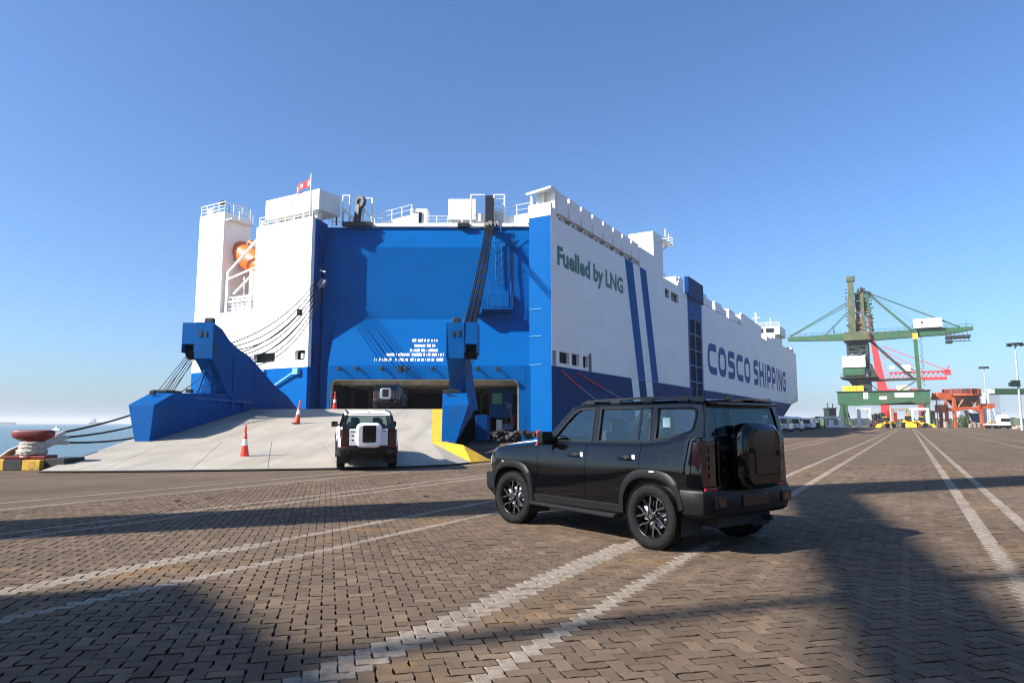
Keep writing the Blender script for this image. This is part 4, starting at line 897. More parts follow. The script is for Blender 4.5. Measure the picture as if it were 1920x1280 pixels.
for k, (a, b_, t_) in enumerate((((58.7, 28.45, 6.5), (79, 26.7, .35), 'red-sleeved mooring line nearer the pillar, running from the starboard hull to the quay'), ((62.6, 28.45, 6.5), (99, 26.7, .35), 'red-sleeved mooring line farther from the pillar, running from the starboard hull to the quay'))):
    rt = MB(); p0, p1 = s2w(*a), s2w(*b_); pts = sag(p0, p1, .5, 18); rt.tube(pts[:4], .07, 6); rt.cur = 1; rt.tube(pts[3:], .035, 6)
    tag(rt.build('mooring_line', [mat('red_sleeve', (.5, .03, .03), .7), 'galv']), t_, 'mooring line', 'mooring lines of the starboard quarter')
    bb = MB(); bb.smooth = True; bb.lathe([(0, 0), (.4, 0), (.3, .15), (.25, .5), (.38, .6), (.38, .75), (0, .8)], (p1.x, p1.y, 0), 'z', 14)
    tag(bb.build('mooring_bollard', 'bollard_red'), ['small dark bollard on the quay edge behind the black car', 'second small bollard on the quay edge farther along the hull'][k], 'bollard')

# ------------------------------------------------------------------ traffic cones
def cone(loc, label, tilt=0):
    e = empty('traffic_cone', loc, random.random() * 3, label, 'traffic cone', 'tall red traffic cones on the ramp'); e.rotation_euler[0] = tilt
    q = MB(); q.box(-.22, .22, -.22, .22, 0, .05); q.build('cone_base', 'rubber', e, bevel=.015)
    q = MB(); q.smooth = True; q.lathe([(.165, .05), (.105, .48)], (0, 0, 0), 'z', 24); q.lathe([(.077, .72), (.055, .92), (.0, .93)], (0, 0, 0), 'z', 24); q.build('cone_body', 'cone_red', e)
    q = MB(); q.smooth = True; q.lathe([(.107, .48), (.077, .72)], (0, 0, 0), 'z', 24); q.build('reflective_sleeve', 'cone_white', e)
    q = MB(); q.smooth = True; q.lathe([(.03, .92), (.045, .98), (.042, 1.1), (.03, 1.23), (0, 1.24)], (0, 0, 0), 'z', 14); q.build('cone_top', 'cone_red', e); return e
def rz_(x, y): return .13 * (y - 24) + .02 if y < 42.5 else 2.45
cone((-9.85, 25.45, .27), 'red traffic cone with white band low on the ramp, left of the white car', R(7))
cone((-11.15, 35.6, 1.51), 'red traffic cone halfway up the ramp, behind and left of the white car', R(7))
cone((-12.1, 46.8, 2.46), 'red traffic cone at the top of the ramp in front of the door opening')

# ------------------------------------------------------------------ sport utility cars (x forward, y left, z up; origin between the axles on the ground)
def lerp_tab(tab, x):
    xs = [t[0] for t in tab]; ys = [t[1] for t in tab]; return float(np.interp(x, xs, ys))
ZT = [(-2.2, 1.40), (-2.05, 1.41), (-1.9, 1.40), (-1.7, 1.355), (-1.45, 1.32), (-1.2, 1.305), (.45, 1.285), (.8, 1.262), (1.2, 1.225), (1.6, 1.19), (1.95, 1.155), (2.12, 1.10), (2.22, 1.03)]
def ZTf(x):   # smoothed belt / bonnet edge
    return sum(lerp_tab(ZT, x + d) for d in (-.08, -.04, 0, .04, .08)) / 5
YZ = [(.30, .90), (.45, .925), (.6, .943), (.8, .952), (.95, .953), (1.05, .945), (1.15, .928), (1.25, .905), (1.32, .886), (1.5, .85)]
def ys(x, z):
    y = sum(lerp_tab(YZ, z + d) for d in (-.05, -.025, 0, .025, .05)) / 5
    top = ZTf(x); d = top - z
    if d < .07: y -= (.07 - d) ** 2 * (6.5 if x > -1.7 else 3.0)
    if x > 1.7: y -= ((x - 1.7) / .5) ** 2.4 * .17
    if x < -1.9: y -= ((-1.9 - x) / .28) ** 2.2 * .075
    for xw in (1.42, -1.42): y += .022 * math.exp(-((x - xw) / .45) ** 2) * math.exp(-((z - 1.0) / .16) ** 2)
    return y
def superarc(xw, rx, rz, n=2.7, a0=-18, a1=198, k=33, zc=.40):
    out = []
    for i in range(k):
        a = R(a0 + (a1 - a0) * i / (k - 1)); c, s_ = math.cos(a), math.sin(a)
        out.append((xw + rx * abs(c) ** (2 / n) * (1 if c >= 0 else -1), zc + rz * abs(s_) ** (2 / n) * (1 if s_ >= 0 else -1)))
    return out
def in_arc(x, z, xw, rx, rz, n=2.7, zc=.40):
    if z < zc: return abs(x - xw) < rx
    return (abs(x - xw) / rx) ** n + (abs(z - zc) / rz) ** n < 1
XF, XB = 1.42, -1.42
def wheel(parent, pos, side, rz=0.0, detail=True):
    e = empty('wheel', pos, rz); e.parent = parent; sg = side; w_ = .13
    q = MB(); q.smooth = True
    q.lathe([(.262, w_ * .55), (.272, w_ * .86), (.30, w_ * .98), (.345, w_), (.375, w_ * .93), (.39, w_ * .78), (.397, w_ * .5), (.398, 0), (.397, -w_ * .5), (.39, -w_ * .78), (.375, -w_ * .93), (.34, -w_), (.272, -w_ * .86), (.262, -w_ * .5)], (0, 0, 0), 'y', 56)
    t = q.build('tyre', 'tyre', e)
    if detail:
        q = MB()
        for k in range(64):
            a = 2 * math.pi * k / 64
            for yy, sh in ((-.098, 0), (-.035, .5), (.035, .2), (.098, .7)):
                aa = a + sh * 2 * math.pi / 64; q.obox((.398 * math.cos(aa), yy, .398 * math.sin(aa)), (.009, .05, .026), 0, -aa)
        q.build('tyre_tread', 'tyre', e, fixn=False)
    q = MB(); q.smooth = True
    q.lathe([(.262, w_ * .5), (.268, w_ * .84), (.258, w_ * .86), (.25, w_ * .7), (.243, w_ * .3), (.235, -w_ * .5), (.0, -w_ * .55)] if sg > 0 else [(.262, -w_ * .5), (.268, -w_ * .84), (.258, -w_ * .86), (.25, -w_ * .7), (.243, -w_ * .3), (.235, w_ * .5), (.0, w_ * .55)], (0, 0, 0), 'y', 48)
    q.build('rim', 'rim_dark', e)
    q = MB(); yo = sg * w_ * .72
    def spk(pts, wd, y0, y1, mi):
        for (x0, z0), (x1, z1) in zip(pts[:-1], pts[1:]):
            d = Vector((x1 - x0, z1 - z0)); d.normalize(); nx, nz = -d.y * wd / 2, d.x * wd / 2
            q.cur = mi
            q.hexa([(x0 - nx, y0, z0 - nz), (x1 - nx, y0, z1 - nz), (x1 + nx, y0, z1 + nz), (x0 + nx, y0, z0 + nz)], [(x0 - nx * .7, y1, z0 - nz * .7), (x1 - nx * .7, y1, z1 - nz * .7), (x1 + nx * .7, y1, z1 + nz * .7), (x0 + nx * .7, y1, z0 + nz * .7)])
    for k in range(6):
        a = 2 * math.pi * k / 6 + .2
        def pt(r, da): return (r * math.cos(a + da), r * math.sin(a + da))
        for m_, ys0, ys1, wd in ((0, yo - sg * .035, yo, .036), (1, yo, yo + sg * .004, .018)):
            spk([pt(.05, 0), pt(.13, 0)], wd * 1.15, ys0 - sg * .012, ys1 - sg * .012, m_)
            spk([pt(.12, 0), pt(.185, .24), pt(.252, .27)], wd, ys0 - sg * .006, ys1 - sg * .006, m_)
            spk([pt(.12, 0), pt(.185, -.24), pt(.252, -.27)], wd, ys0 - sg * .006, ys1 - sg * .006, m_ if k % 2 == 0 else 0)
    q.cur = 0; q.lathe([(0, yo - .02), (.062, yo - .02), (.06, yo + sg * .006), (.045, yo + sg * .012), (0, yo + sg * .014)], (0, 0, 0), 'y', 24)
    q.cur = 1; q.lathe([(0, yo + sg * .016), (.03, yo + sg * .016)], (0, 0, 0), 'y', 20)
    for k in range(6):
        a = 2 * math.pi * (k + .5) / 6 + .2; q.lathe([(0, yo + sg * .004), (.010, yo + sg * .004), (.010, yo - sg * .01)], (.078 * math.cos(a), 0, .078 * math.sin(a)), 'y', 8)
    q.build('spoke', ['rim_dark', 'rim_bright'], e)
    q = MB(); q.lathe([(0, -sg * .02), (.16, -sg * .02), (.16, sg * .0), (0, sg * .0)], (0, 0, 0), 'y', 24); q.obox((.13, sg * .01, .03), (.06, .06, .16)); q.build('brake_disc', 'galv', e)
    return e

def suv(label, paint, cover, loc, heading, pitch=0.0, group=None, detail=True, cover_panel='gloss_trim', steer=0.0, pillar='gloss_trim', roof=None):
    roof = roof or paint
    car = empty('sport_utility_car', loc, label=label, cat='car', group=group, rot=(0, -pitch, heading)); car.rotation_mode = 'XYZ'
    # order: local pitch about y, then heading about z
    seams = [.79, -.24, -1.245]
    xs_ = np.arange(-2.16, 2.23, .024).tolist()
    xs_ = [x for x in xs_ if all(abs(x - s_) > .012 for s_ in seams)] + [s_ + d for s_ in seams for d in (-.004, .004)]
    xs_ = sorted(xs_); NV = 30
    for sg in (1, -1):
        P = np.zeros((len(xs_), NV, 3))
        for i, x in enumerate(xs_):
            zt = ZTf(x); zb = .44 if abs(x) < 1.0 else .42
            for j in range(NV):
                z = zb + (zt - zb) * j / (NV - 1); P[i, j] = (x, sg * ys(x, z), z)
        def region(lo, hi):
            def keep(i, j):
                xc = (xs_[i] + xs_[i + 1]) / 2
                if not (lo < xc < hi) or any(abs(xc - s_) < .0041 for s_ in seams): return False
                zc = (P[i, j, 2] + P[i, j + 1, 2]) / 2
                if in_arc(xc, zc, XF, .50, .50) or in_arc(xc, zc, XB, .50, .50): return False
                if xc < -1.9 and zc < .72: return False
                if xc > 1.93 and zc < .62: return False
                return True
            return keep
        for nm, lo, hi in (('front_wing', .79, 9), ('front_door', -.24, .79), ('rear_door', -1.245, -.24), ('rear_quarter', -9, -1.245)):
            q = MB(); grid_mesh(q, P, region(lo, hi)); o = q.build(nm, paint, car)
            if nm.endswith('door'):
                hx = -.02 if nm[0] == 'f' else -1.0; hz = 1.095; yb = ys(hx, hz)
                q = MB(); q.smooth = True; pts = [(hx + .11, sg * (yb + .004), hz), (hx + .10, sg * (yb + .035), hz + .004), (hx, sg * (yb + .044), hz + .005), (hx - .10, sg * (yb + .035), hz + .002), (hx - .11, sg * (yb + .004), hz)]
                q.tube(pts, .017, 8); q.build('door_handle', 'gloss_trim', o)
                q = MB(); q.lathe([(0, .001), (.06, .001), (.075, -.003)], (hx, 0, 0), 'y', 20)
                q.v = [(hx + (v[0] - hx) * 1.1, sg * (yb + .0015 + v[1] * 1), hz + v[2] * .5) for v in q.v]; q.build('handle_recess', 'dark', o)
                if detail and paint == 'paint_black':
                    q = MB(); q.box(hx - .17, hx - .12, sg * (yb + .003) - .002, sg * (yb + .003) + .002, hz - .01, hz + .05); q.build('paper_sticker', 'paper', o)
        # bonnet half is part of one bonnet below; fuel flap
        if sg > 0:
            q = MB(); cx_, cz_ = -1.66, 1.08; ol = rect(cx_ - .085, cx_ + .085, cz_ - .085, cz_ + .085, .03)
            for (a, b) in zip(ol, ol[1:] + ol[:1]): q.bar((a[0], ys(a[0], a[1]) + .0005, a[1]), (b[0], ys(b[0], b[1]) + .0005, b[1]), .004, .004)
            q.build('fuel_flap_seam', 'dark', car)
        # wheel arch flares
        for xw in (XF, XB):
            a_0, a_1 = (0, 181) if xw > 0 else (0, 172); inn = superarc(xw, .455, .47, a0=a_0, a1=a_1); out = superarc(xw, .54, .575, a0=a_0, a1=a_1); q = MB(); k = len(inn); vs = []
            for (xi, zi), (xo, zo) in zip(inn, out):
                yb_o = ys(xo, max(.44, min(zo, ZTf(xo) - .01))); ye = .988 if xw < 0 else .988 - max(0, (xi - 1.75)) ** 1.3 * .35
                ye_i = min(.988, ys(xi, max(.44, min(zi, 1.2))) + .045); ye_i = max(ye_i, .90 - max(0, xi - 1.75) * .3)
                vs += [(xi, sg * .74, zi), (xi, sg * (ye_i - .005), zi), (xi + (xo - xi) * .18, sg * (ye_i + .002), zi + (zo - zi) * .18), (xi + (xo - xi) * .8, sg * (ye_i - .004), zi + (zo - zi) * .8), (xo, sg * (yb_o + .008), zo), (xo, sg * (yb_o - .03), zo)]
            fs = [(i * 6 + c, (i + 1) * 6 + c, (i + 1) * 6 + c + 1, i * 6 + c + 1) for i in range(k - 1) for c in range(5)]
            q.smooth = True; q.add(vs, fs); q.add([vs[c] for c in range(6)], [tuple(range(6))]); q.add([vs[(k - 1) * 6 + c] for c in range(6)], [tuple(range(6))]); o_ = q.build('wheel_arch_flare', 'trim', car)
            for p_ in o_.data.polygons: p_.use_smooth = True
            o_.data.set_sharp_from_angle(angle=R(38)) if hasattr(o_.data, 'set_sharp_from_angle') else None
            q = MB(); liner = superarc(xw, .455, .47); q.add([(a, sg * .55, b) for a, b in liner] + [(a, sg * .93, b) for a, b in liner], [(i, i + 1, k + i + 1, k + i) for i in range(k - 1)])
            q.add([(a, sg * .55, b) for a, b in liner], [tuple(range(k))]); q.build('wheel_well', 'dark', car)
            if detail and sg > 0 and paint == 'paint_black':
                q = MB(); q.box(xw - .10 if xw < 0 else xw + .18, xw - .02 if xw < 0 else xw + .22, .985, .9925, .945, .958); q.build('flare_sticker', 'paper', car)
        # sill, side step
        q = MB(); q.hexa([(-.9, sg * .90, .39), (.95, sg * .90, .39), (.95, sg * .94, .39), (-.9, sg * .94, .39)], [(-.9, sg * .90, .50), (.95, sg * .90, .50), (.95, sg * .948, .50), (-.9, sg * .948, .50)]); q.build('sill_cladding', 'trim', car, bevel=.01)
        q = MB(); q.hexa([(-.84, sg * .84, .305), (.98, sg * .84, .325), (.95, sg * .99, .335), (-.80, sg * .99, .315)], [(-.88, sg * .84, .40), (1.0, sg * .84, .41), (.96, sg * .985, .385), (-.84, sg * .985, .37)]); q.build('side_step', 'trim', car, bevel=.014)
        # glasshouse side
        def gy(z): return .872 - (z - 1.30) * .235
        def gfn(u, v): return (u, sg * gy(v), v)
        outer = [(.74, 1.265), (.62, 1.38), (.46, 1.53), (.27, 1.705), (.16, 1.775), (.02, 1.80), (-1.0, 1.81), (-2.0, 1.80), (-2.11, 1.77), (-2.155, 1.60), (-2.17, 1.38), (-1.9, 1.37), (-1.7, 1.325), (-1.45, 1.295), (-1.2, 1.28), (.4, 1.26)]
        h1 = [(.50, 1.305), (.42, 1.40), (.28, 1.54), (.12, 1.685), (.02, 1.735), (-.06, 1.745), (-.265, 1.745), (-.285, 1.31)]
        h2 = [(-.43, 1.315), (-.41, 1.745), (-.42, 1.748), (-1.31, 1.745), (-1.335, 1.73), (-1.345, 1.335)]; h2 = [(-.44, 1.315), (-.42, 1.745), (-1.31, 1.745), (-1.34, 1.335)]
        h3 = [(-1.455, 1.355), (-1.44, 1.735), (-1.94, 1.73), (-2.02, 1.70), (-2.03, 1.62), (-2.0, 1.485), (-1.96, 1.455), (-1.72, 1.39)]
        q = MB(); q.panel(outer, [h1, h2, h3], gfn, (0, -sg * .05, 0)); q.build('pillar_frame', pillar, car, bevel=.006)
        for hh in (h1, h2, h3):
            q = MB(); q.add([(u, sg * (gy(v) - .018), v) for u, v in hh], [tuple(range(len(hh)))]); q.build('side_window', 'glass_side', car)
            q = MB(); n = len(hh); cx_ = sum(p[0] for p in hh) / n; cz_ = sum(p[1] for p in hh) / n
            o2 = [(u + (u - cx_) / max(.01, math.hypot(u - cx_, v - cz_)) * .028, v + (v - cz_) / max(.01, math.hypot(u - cx_, v - cz_)) * .028) for u, v in hh]
            if detail:
                q.panel(o2, [hh], lambda u, v: (u, sg * (gy(v) + .006), v), (0, -sg * .01, 0)); q.build('window_surround', 'trim', car)
        q = MB(); q.add([(-1.16, sg * (gy(1.33) - .012), 1.335), (-1.12, sg * (gy(1.33) - .012), 1.335), (-1.12, sg * (gy(1.745) - .012), 1.745), (-1.16, sg * (gy(1.745) - .012), 1.745)], [(0, 1, 2, 3)]); q.build('window_divider', 'gloss_trim', car)
        # mirror
        q = MB(); q.obox((.50, sg * 1.045, 1.335), (.13, .22, .19)); q.obox((.52, sg * .93, 1.30), (.08, .12, .06)); q.build('door_mirror', 'gloss_trim', car, bevel=.055, segs=4)
        # roof rail
        q = MB(); yr = sg * .70; rl = [(.05, 1.832), (-.08, 1.862), (-.3, 1.882), (-1.1, 1.893), (-1.85, 1.885), (-2.04, 1.868), (-2.1, 1.842)]; q.prism(rl + [(x_ , z_ - .026) for x_, z_ in reversed(rl)], 'y', yr - .022, yr + .022)
        for xx in (-.12, -.62, -1.2, -1.78, -2.0): q.box(xx - .09, xx + .09, yr - .016, yr + .016, 1.81, 1.872)
        q.build('roof_rail', mat('rail_satin', (.05, .052, .056), .4, .8), car)
        # tail lamp cluster
        q = MB(); q.prism([(-2.06, .922), (-2.13, .905), (-2.19, .835), (-2.20, .66), (-2.12, .65)][::1], 'z', .80, 1.33); q.v = [(v[0], sg * v[1], v[2]) for v in q.v]; tl = q.build('tail_lamp', 'red_lens' if paint != 'paint_black' else 'dark_lens', car, bevel=.012)
        q = MB(); 
        for zz in (.93, 1.03, 1.13, 1.23): q.box(-2.206, -2.198, min(sg * .68, sg * .79), max(sg * .68, sg * .79), zz - .03, zz + .03)
        q.build('lamp_element', 'red_lens', tl, bevel=.006)
        q = MB(); q.box(-2.19, -2.17, min(sg * .63, sg * .86), max(sg * .63, sg * .86), .745, .79); q.build('lower_reflector', mat('reflector_red', (.45, .01, .03), .3), car)
        # head lamp
        q = MB(); q.box(2.08, 2.21, min(sg * .52, sg * .80), max(sg * .52, sg * .80), .86, 1.02); q.build('head_lamp', 'lamp', car, bevel=.03)
        # interior
        for xx in (.05, -.85):
            q = MB(); q.box(xx - .28, xx + .26, min(sg * .14, sg * .62), max(sg * .14, sg * .62), .62, .88); q.obox((xx - .30, sg * .38, 1.14), (.14, .46, .62), 0, R(-12)); q.obox((xx - .38, sg * .38, 1.53), (.09, .26, .18)); q.build('seat', 'seat', car, bevel=.04)
        q = MB(); q.box(-2.0, .8, min(sg * .80, sg * .86), max(sg * .80, sg * .86), .45, 1.26); q.build('door_lining', 'dark', car)
    # bonnet
    NX, NY = 30, 25; P = np.zeros((NX, NY, 3))
    for i in range(NX):
        x = .68 + (2.225 - .68) * i / (NX - 1); zt = ZTf(x); yo = ys(x, zt - .001) - .004
        for j in range(NY):
            t = -1 + 2 * j / (NY - 1); P[i, j] = (x - .05 * abs(t) ** 3 * (1 if x > 1.75 else 0), yo * t, zt + .085 * (1 - abs(t) ** 2.4) * (1 if x < 2.05 else max(.2, 1 - (x - 2.05) * 4)) - .001)
    q = MB(); grid_mesh(q, P); bon = q.build('bonnet', paint, car)
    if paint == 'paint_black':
        q = MB(); grid_mesh(q, P[2:-4, 2:-2] + np.array([0, 0, .004])); q.build('bonnet_white_layer', 'paper', bon)  # white layer laid just above the bonnet surface
    q = MB(); q.hexa([(2.1, -.76, .60), (2.21, -.70, .60), (2.21, .70, .60), (2.1, .76, .60)], [(2.1, -.78, 1.05), (2.22, -.70, 1.05), (2.22, .70, 1.05), (2.1, .78, 1.05)]); q.build('front_grille', 'gloss_trim', car, bevel=.03)
    q = MB(); q.smooth = False
    pl = [(1.86, .985), (2.10, .955), (2.28, .84), (2.33, .50), (2.34, 0)]
    def bumper(plan, levels, nm, mt, sgx=1):
        P = []; full = [(x, y) for x, y in plan] + [(x, -y) for x, y in reversed(plan[:-1])]
        PP = np.zeros((len(levels), len(full), 3))
        for i, (z, ins, dx) in enumerate(levels):
            for j, (x, y) in enumerate(full):
                f = 1 - ins / max(.3, abs(y)) if abs(y) > .5 else 1 - ins
                PP[i, j] = (x - sgx * ins * (1 if abs(x) > 1.95 else .2) + (dx if abs(x) < 2.0 else 0), y * (1 - ins), z)
        qq = MB(); grid_mesh(qq, PP); o = qq.build(nm, mt, car)
        o.data.set_sharp_from_angle(angle=R(32)) if hasattr(o.data, 'set_sharp_from_angle') else None
        return o
    bumper(pl, [(.74, .12, 0), (.745, .01, 0), (.70, 0, 0), (.50, .01, 0), (.38, .10, 0), (.36, .3, 0)], 'front_bumper', 'trim')
    plr = [(-1.90, .975), (-2.05, .965), (-2.19, .91), (-2.255, .80), (-2.275, .5), (-2.28, 0)]
    bumper(plr, [(.755, .25, 0), (.76, .012, 0), (.735, 0, 0), (.60, .004, 0), (.48, .03, -.02), (.44, .07, -.04), (.42, .3, 0)], 'rear_bumper', 'trim', -1)
    for sg in (1, -1):
        q = MB(); q.box(-2.283, -2.262, min(sg * .58, sg * .80), max(sg * .58, sg * .80), .56, .70); q.build('fog_lamp_pocket', 'gloss_trim', car, bevel=.01)
        q = MB(); q.box(-2.288, -2.28, min(sg * .62, sg * .74), max(sg * .62, sg * .74), .58, .66); q.build('bumper_reflector', 'red_lens', car)
    q = MB(); q.box(-2.292, -2.27, -.27, .27, .55, .69); q.build('number_plate_holder', 'gloss_trim', car, bevel=.01)
    # roof
    NX, NY = 34, 21; P = np.zeros((NX, NY, 3))
    for i in range(NX):
        x = .22 - (2.12 + .22) * i / (NX - 1)
        for j in range(NY):
            t = -1 + 2 * j / (NY - 1); edge = max(0, abs(t) - .88) / .12
            zf = 1.862 - .05 * max(0, (x + .35) / .57) ** 2 - .02 * max(0, (-1.6 - x) / .5) ** 2
            P[i, j] = (x, .772 * t, zf - .02 * t * t - .045 * edge ** 2)
    q = MB(); grid_mesh(q, P); q.add([tuple(P[0, j]) for j in range(NY)] + [(P[0, j][0], P[0, j][1], 1.75) for j in range(NY)], [(j, j + 1, NY + j + 1, NY + j) for j in range(NY - 1)])
    q.build('roof', roof, car)
    q = MB(); q.box(.15, -2.1, -.74, .74, 1.76, 1.775); q.build('headliner', 'seat', car)
    q = MB(); q.hexa([(-2.05, -.70, 1.775), (-2.24, -.64, 1.765), (-2.24, .64, 1.765), (-2.05, .70, 1.775)], [(-2.02, -.72, 1.825), (-2.24, -.66, 1.80), (-2.24, .66, 1.80), (-2.02, .72, 1.825)]); q.build('roof_spoiler', 'gloss_trim' if paint == 'paint_black' else roof, car, bevel=.012)
    if paint != 'paint_black':
        q = MB(); q.box(-2.03, -1.98, -.42, .42, 1.828, 1.846); q.build('spoiler_strip', 'gloss_trim', car, bevel=.01)
    q = MB(); q.prism([(-1.86, 1.845), (-1.98, 1.845), (-1.975, 1.90), (-1.93, 1.905)], 'y', -.018, .018); q.build('roof_antenna', 'gloss_trim', car, bevel=.006)
    # windscreen, rear window
    q = MB(); q.add([(.73, -.80, 1.285), (.73, .80, 1.285), (.2, .70, 1.79), (.2, -.70, 1.79)], [(0, 1, 2, 3)]); q.build('windscreen', 'glass_side', car)
    q = MB(); q.hexa([(.85, -.86, 1.24), (.85, .86, 1.24), (.6, .86, 1.24), (.6, -.86, 1.24)], [(.85, -.86, 1.27), (.85, .86, 1.27), (.6, .86, 1.29), (.6, -.86, 1.29)]); q.box(.45, .75, -.80, .80, .95, 1.235); q.build('dashboard', 'seat', car)
    q = MB(); q.lathe([(.17, -.012), (.185, 0), (.17, .012), (.155, 0), (.17, -.012)], (0, 0, 0), 'x', 24); q.bar((0, -.17, 0), (0, .17, 0), .03); q.bar((0, 0, 0), (0, 0, -.17), .03)
    st = q.build('steering_wheel', 'seat', car); st.location = (.34, .38, 1.20); st.rotation_euler = (0, R(-22), 0)
    zz0, zz1 = 1.40, 1.745
    def rfn(u, v): return (-2.185 + (v - 1.38) * .12, u, v)
    q = MB(); q.panel([(-.84, 1.33), (.84, 1.33), (.80, 1.60), (.745, 1.79), (-.745, 1.79), (-.80, 1.60)], [[(-.74, zz0), (.74, zz0), (.70, 1.62), (.655, zz1), (-.655, zz1), (-.70, 1.62)]], rfn, (.05, 0, 0)); q.build('tailgate_frame', 'gloss_trim', car, bevel=.008)
    q = MB(); q.add([rfn(u, v) for u, v in [(-.745, zz0 - .005), (.745, zz0 - .005), (.705, 1.62), (.66, zz1 + .005), (-.66, zz1 + .005), (-.705, 1.62)]], [(0, 1, 2, 3, 4, 5)]); q.v = [(v[0] + .02, v[1], v[2]) for v in q.v]; q.build('rear_window', 'glass_rear', car)
    # tailgate
    q = MB(); q.box(-2.165, -2.10, -.86, .86, .62, 1.36); q.build('rear_body', 'gloss_trim', car, bevel=.03)
    tg = MB(); tg.box(-2.205, -2.15, -.615, .615, .80, 1.345); tg = tg.build('tailgate', paint, car, bevel=.022, segs=3)
    q = MB(); q.box(-2.212, -2.204, -.60, .60, 1.262, 1.275); q.build('tailgate_crease', 'dark', tg)
    for zz in (.98, 1.13):
        q = MB(); q.obox((-2.215, .505, zz), (.03, .07, .045)); q.build('tailgate_hinge', 'gloss_trim', tg, bevel=.008)
    if detail:
        q = MB(); q.box(-2.209, -2.2045, .36, .58, 1.235, 1.25); q.build('badge_strip', 'dark', tg)
    # spare wheel cover: octagonal rounded shell
    def cov(hw, hh, r, x, cz=1.15): return [(x, a, b + cz) for a, b in rect(-hw, hw, -hh, hh, r)]
    rings = [cov(.37, .36, .17, -2.21), cov(.41, .395, .18, -2.25), cov(.415, .40, .18, -2.33), cov(.40, .385, .17, -2.385), cov(.355, .34, .14, -2.43), cov(.34, .325, .12, -2.436)]
    P = np.array([rg + [rg[0]] for rg in rings]); q = MB(); grid_mesh(q, P); n = 16
    q.smooth = False; q.add(rings[-1], [tuple(range(16))]); sp = q.build('spare_wheel_cover', cover, car)
    sp.data.set_sharp_from_angle(angle=R(30)) if hasattr(sp.data, 'set_sharp_from_angle') else None
    pnl = [cov(.215, .275, .05, -2.443, 1.165 + .035), cov(.205, .265, .05, -2.449, 1.165 + .035)]
    q = MB(); grid_mesh(q, np.array([[(-2.43, p[1], p[2]) for p in pnl[0]] + [(-2.43, *pnl[0][0][1:])], pnl[0] + [pnl[0][0]], pnl[1] + [pnl[1][0]]])); q.add(pnl[1], [tuple(range(16))]); q.build('cover_panel', cover_panel, sp)
    # underbody
    q = MB(); q.box(-2.1, 2.1, -.52, .52, .30, .60); q.box(-.98, .98, -.86, .86, .40, .62); q.box(.95, 2.1, -.55, .55, .6, 1.05); q.box(-2.08, -1.9, -.8, .8, .42, .76); q.box(-2.1, -1.0, -.55, .55, .6, .78); q.build('underbody', 'dark', car)
    q = MB(); q.tube([(-2.24, -.42, .36), (-1.9, -.42, .36)], .035, 10); q.tube([(-1.42, -.9, .40), (-1.42, .9, .40)], .05, 8); q.obox((-1.42, 0, .38), (.3, .35, .22)); q.tube([(-2.25, .2, .40), (-2.3, .2, .38)], .03, 8); q.build('axle_and_exhaust', 'black_steel', car)
    for xw in (XF, XB):
        for sg in (1, -1): wheel(car, (xw, sg * .845, .398), sg, steer if xw > 0 else 0, detail)
    return car
HEAD = math.atan2(.795, -.606)
bcar = suv('glossy black off-road car driving past in the foreground, seen from behind', 'paint_black', 'paint_black', (1.62, 10.39, 0), HEAD, steer=R(6))
q = MB(); q.box(-1.62, -1.50, .772, .774, 1.50, 1.62); q.build('window_paper', 'paper', bcar)
q = MB(); q.tube([(.60, 1.02, 1.25), (.66, 1.05, 1.36), (.60, 1.08, 1.44)], .02, 6); q.tube([(.62, 1.03, 1.36), (.72, 1.0, 1.42), (.74, .98, 1.36)], .022, 6); q.tube([(.6, 1.03, 1.34), (.66, 1.08, 1.22)], .02, 6); q.build('ribbon', mat('red_ribbon', (.5, .02, .03), .7), bcar)
wh = R(90 + 15.5)
suv('white off-road car with a black rear window driving up the ramp', 'paint_white', 'paint_white', (-4.9 - .267 * 1.4, 23.3 + .964 * 1.4, .16), wh, pitch=R(3.6))
suv('dark grey off-road car with pale spare wheel cover at the top of the ramp', 'paint_grey', 'cover_grey', (-8.95, 50.6, 2.46), R(91), detail=False)

# ------------------------------------------------------------------ gantry crane standing behind the viewer: its legs and braces throw the long shadows on the yard
M['gantry'] = M['crane_green']
gc = empty('gantry_crane', (-15, -10, 0), 0, 'tall green gantry crane behind the viewer whose legs shade the paving', 'crane')
GO = (-15, -10, 0)
def GM(): return MB(GO)
ux_, nx_ = Vector((UX, UY, 0)), Vector((-UY, UX, 0))
c1 = Vector((-27.8, 2.1, 0)); c2 = c1 - ux_ * 18; c3 = c1 - nx_ * 30; c4 = c2 - nx_ * 30
for c in (c1, c2, c3, c4):
    q = GM(); q.obox((c.x, c.y, 17.5), (1.9, 1.4, 35), rz=R(60)); q.build('crane_leg', 'gantry', gc, bevel=.05)
    q = GM(); q.obox((c.x, c.y, .55), (5, 1.2, .7), rz=R(60))
    for k in (-2, -.7, .7, 2): p_ = c + ux_ * k; q.lathe([(0, -.15), (.32, -.15), (.32, .15), (0, .15)], (p_.x, p_.y, .33), 'y', 12)
    q.build('crane_bogie', 'crane_dark', gc)
for a, b in ((c1, c3), (c2, c4)):
    q = GM(); q.bar(a + Vector((0, 0, 34.5)), b + Vector((0, 0, 34.5)), 1.4, 2.2); q.build('portal_beam', 'gantry', gc)
j = c1 + Vector((0, 0, 26)); dirn = Vector((-.5, -.866, .12))
q = GM(); q.bar(c1 + Vector((0.45, .4, 26.1)), c1 + Vector((0, 0, 26.1)) + Vector((-.5, -.866, .178)) * 22, .9, .62); q.build('portal_brace', 'gantry', gc)
q = GM(); p_ = Vector((-31.4, -4.4)); e1 = Vector((.64, -.77)); e2 = Vector((-.77, -.64))
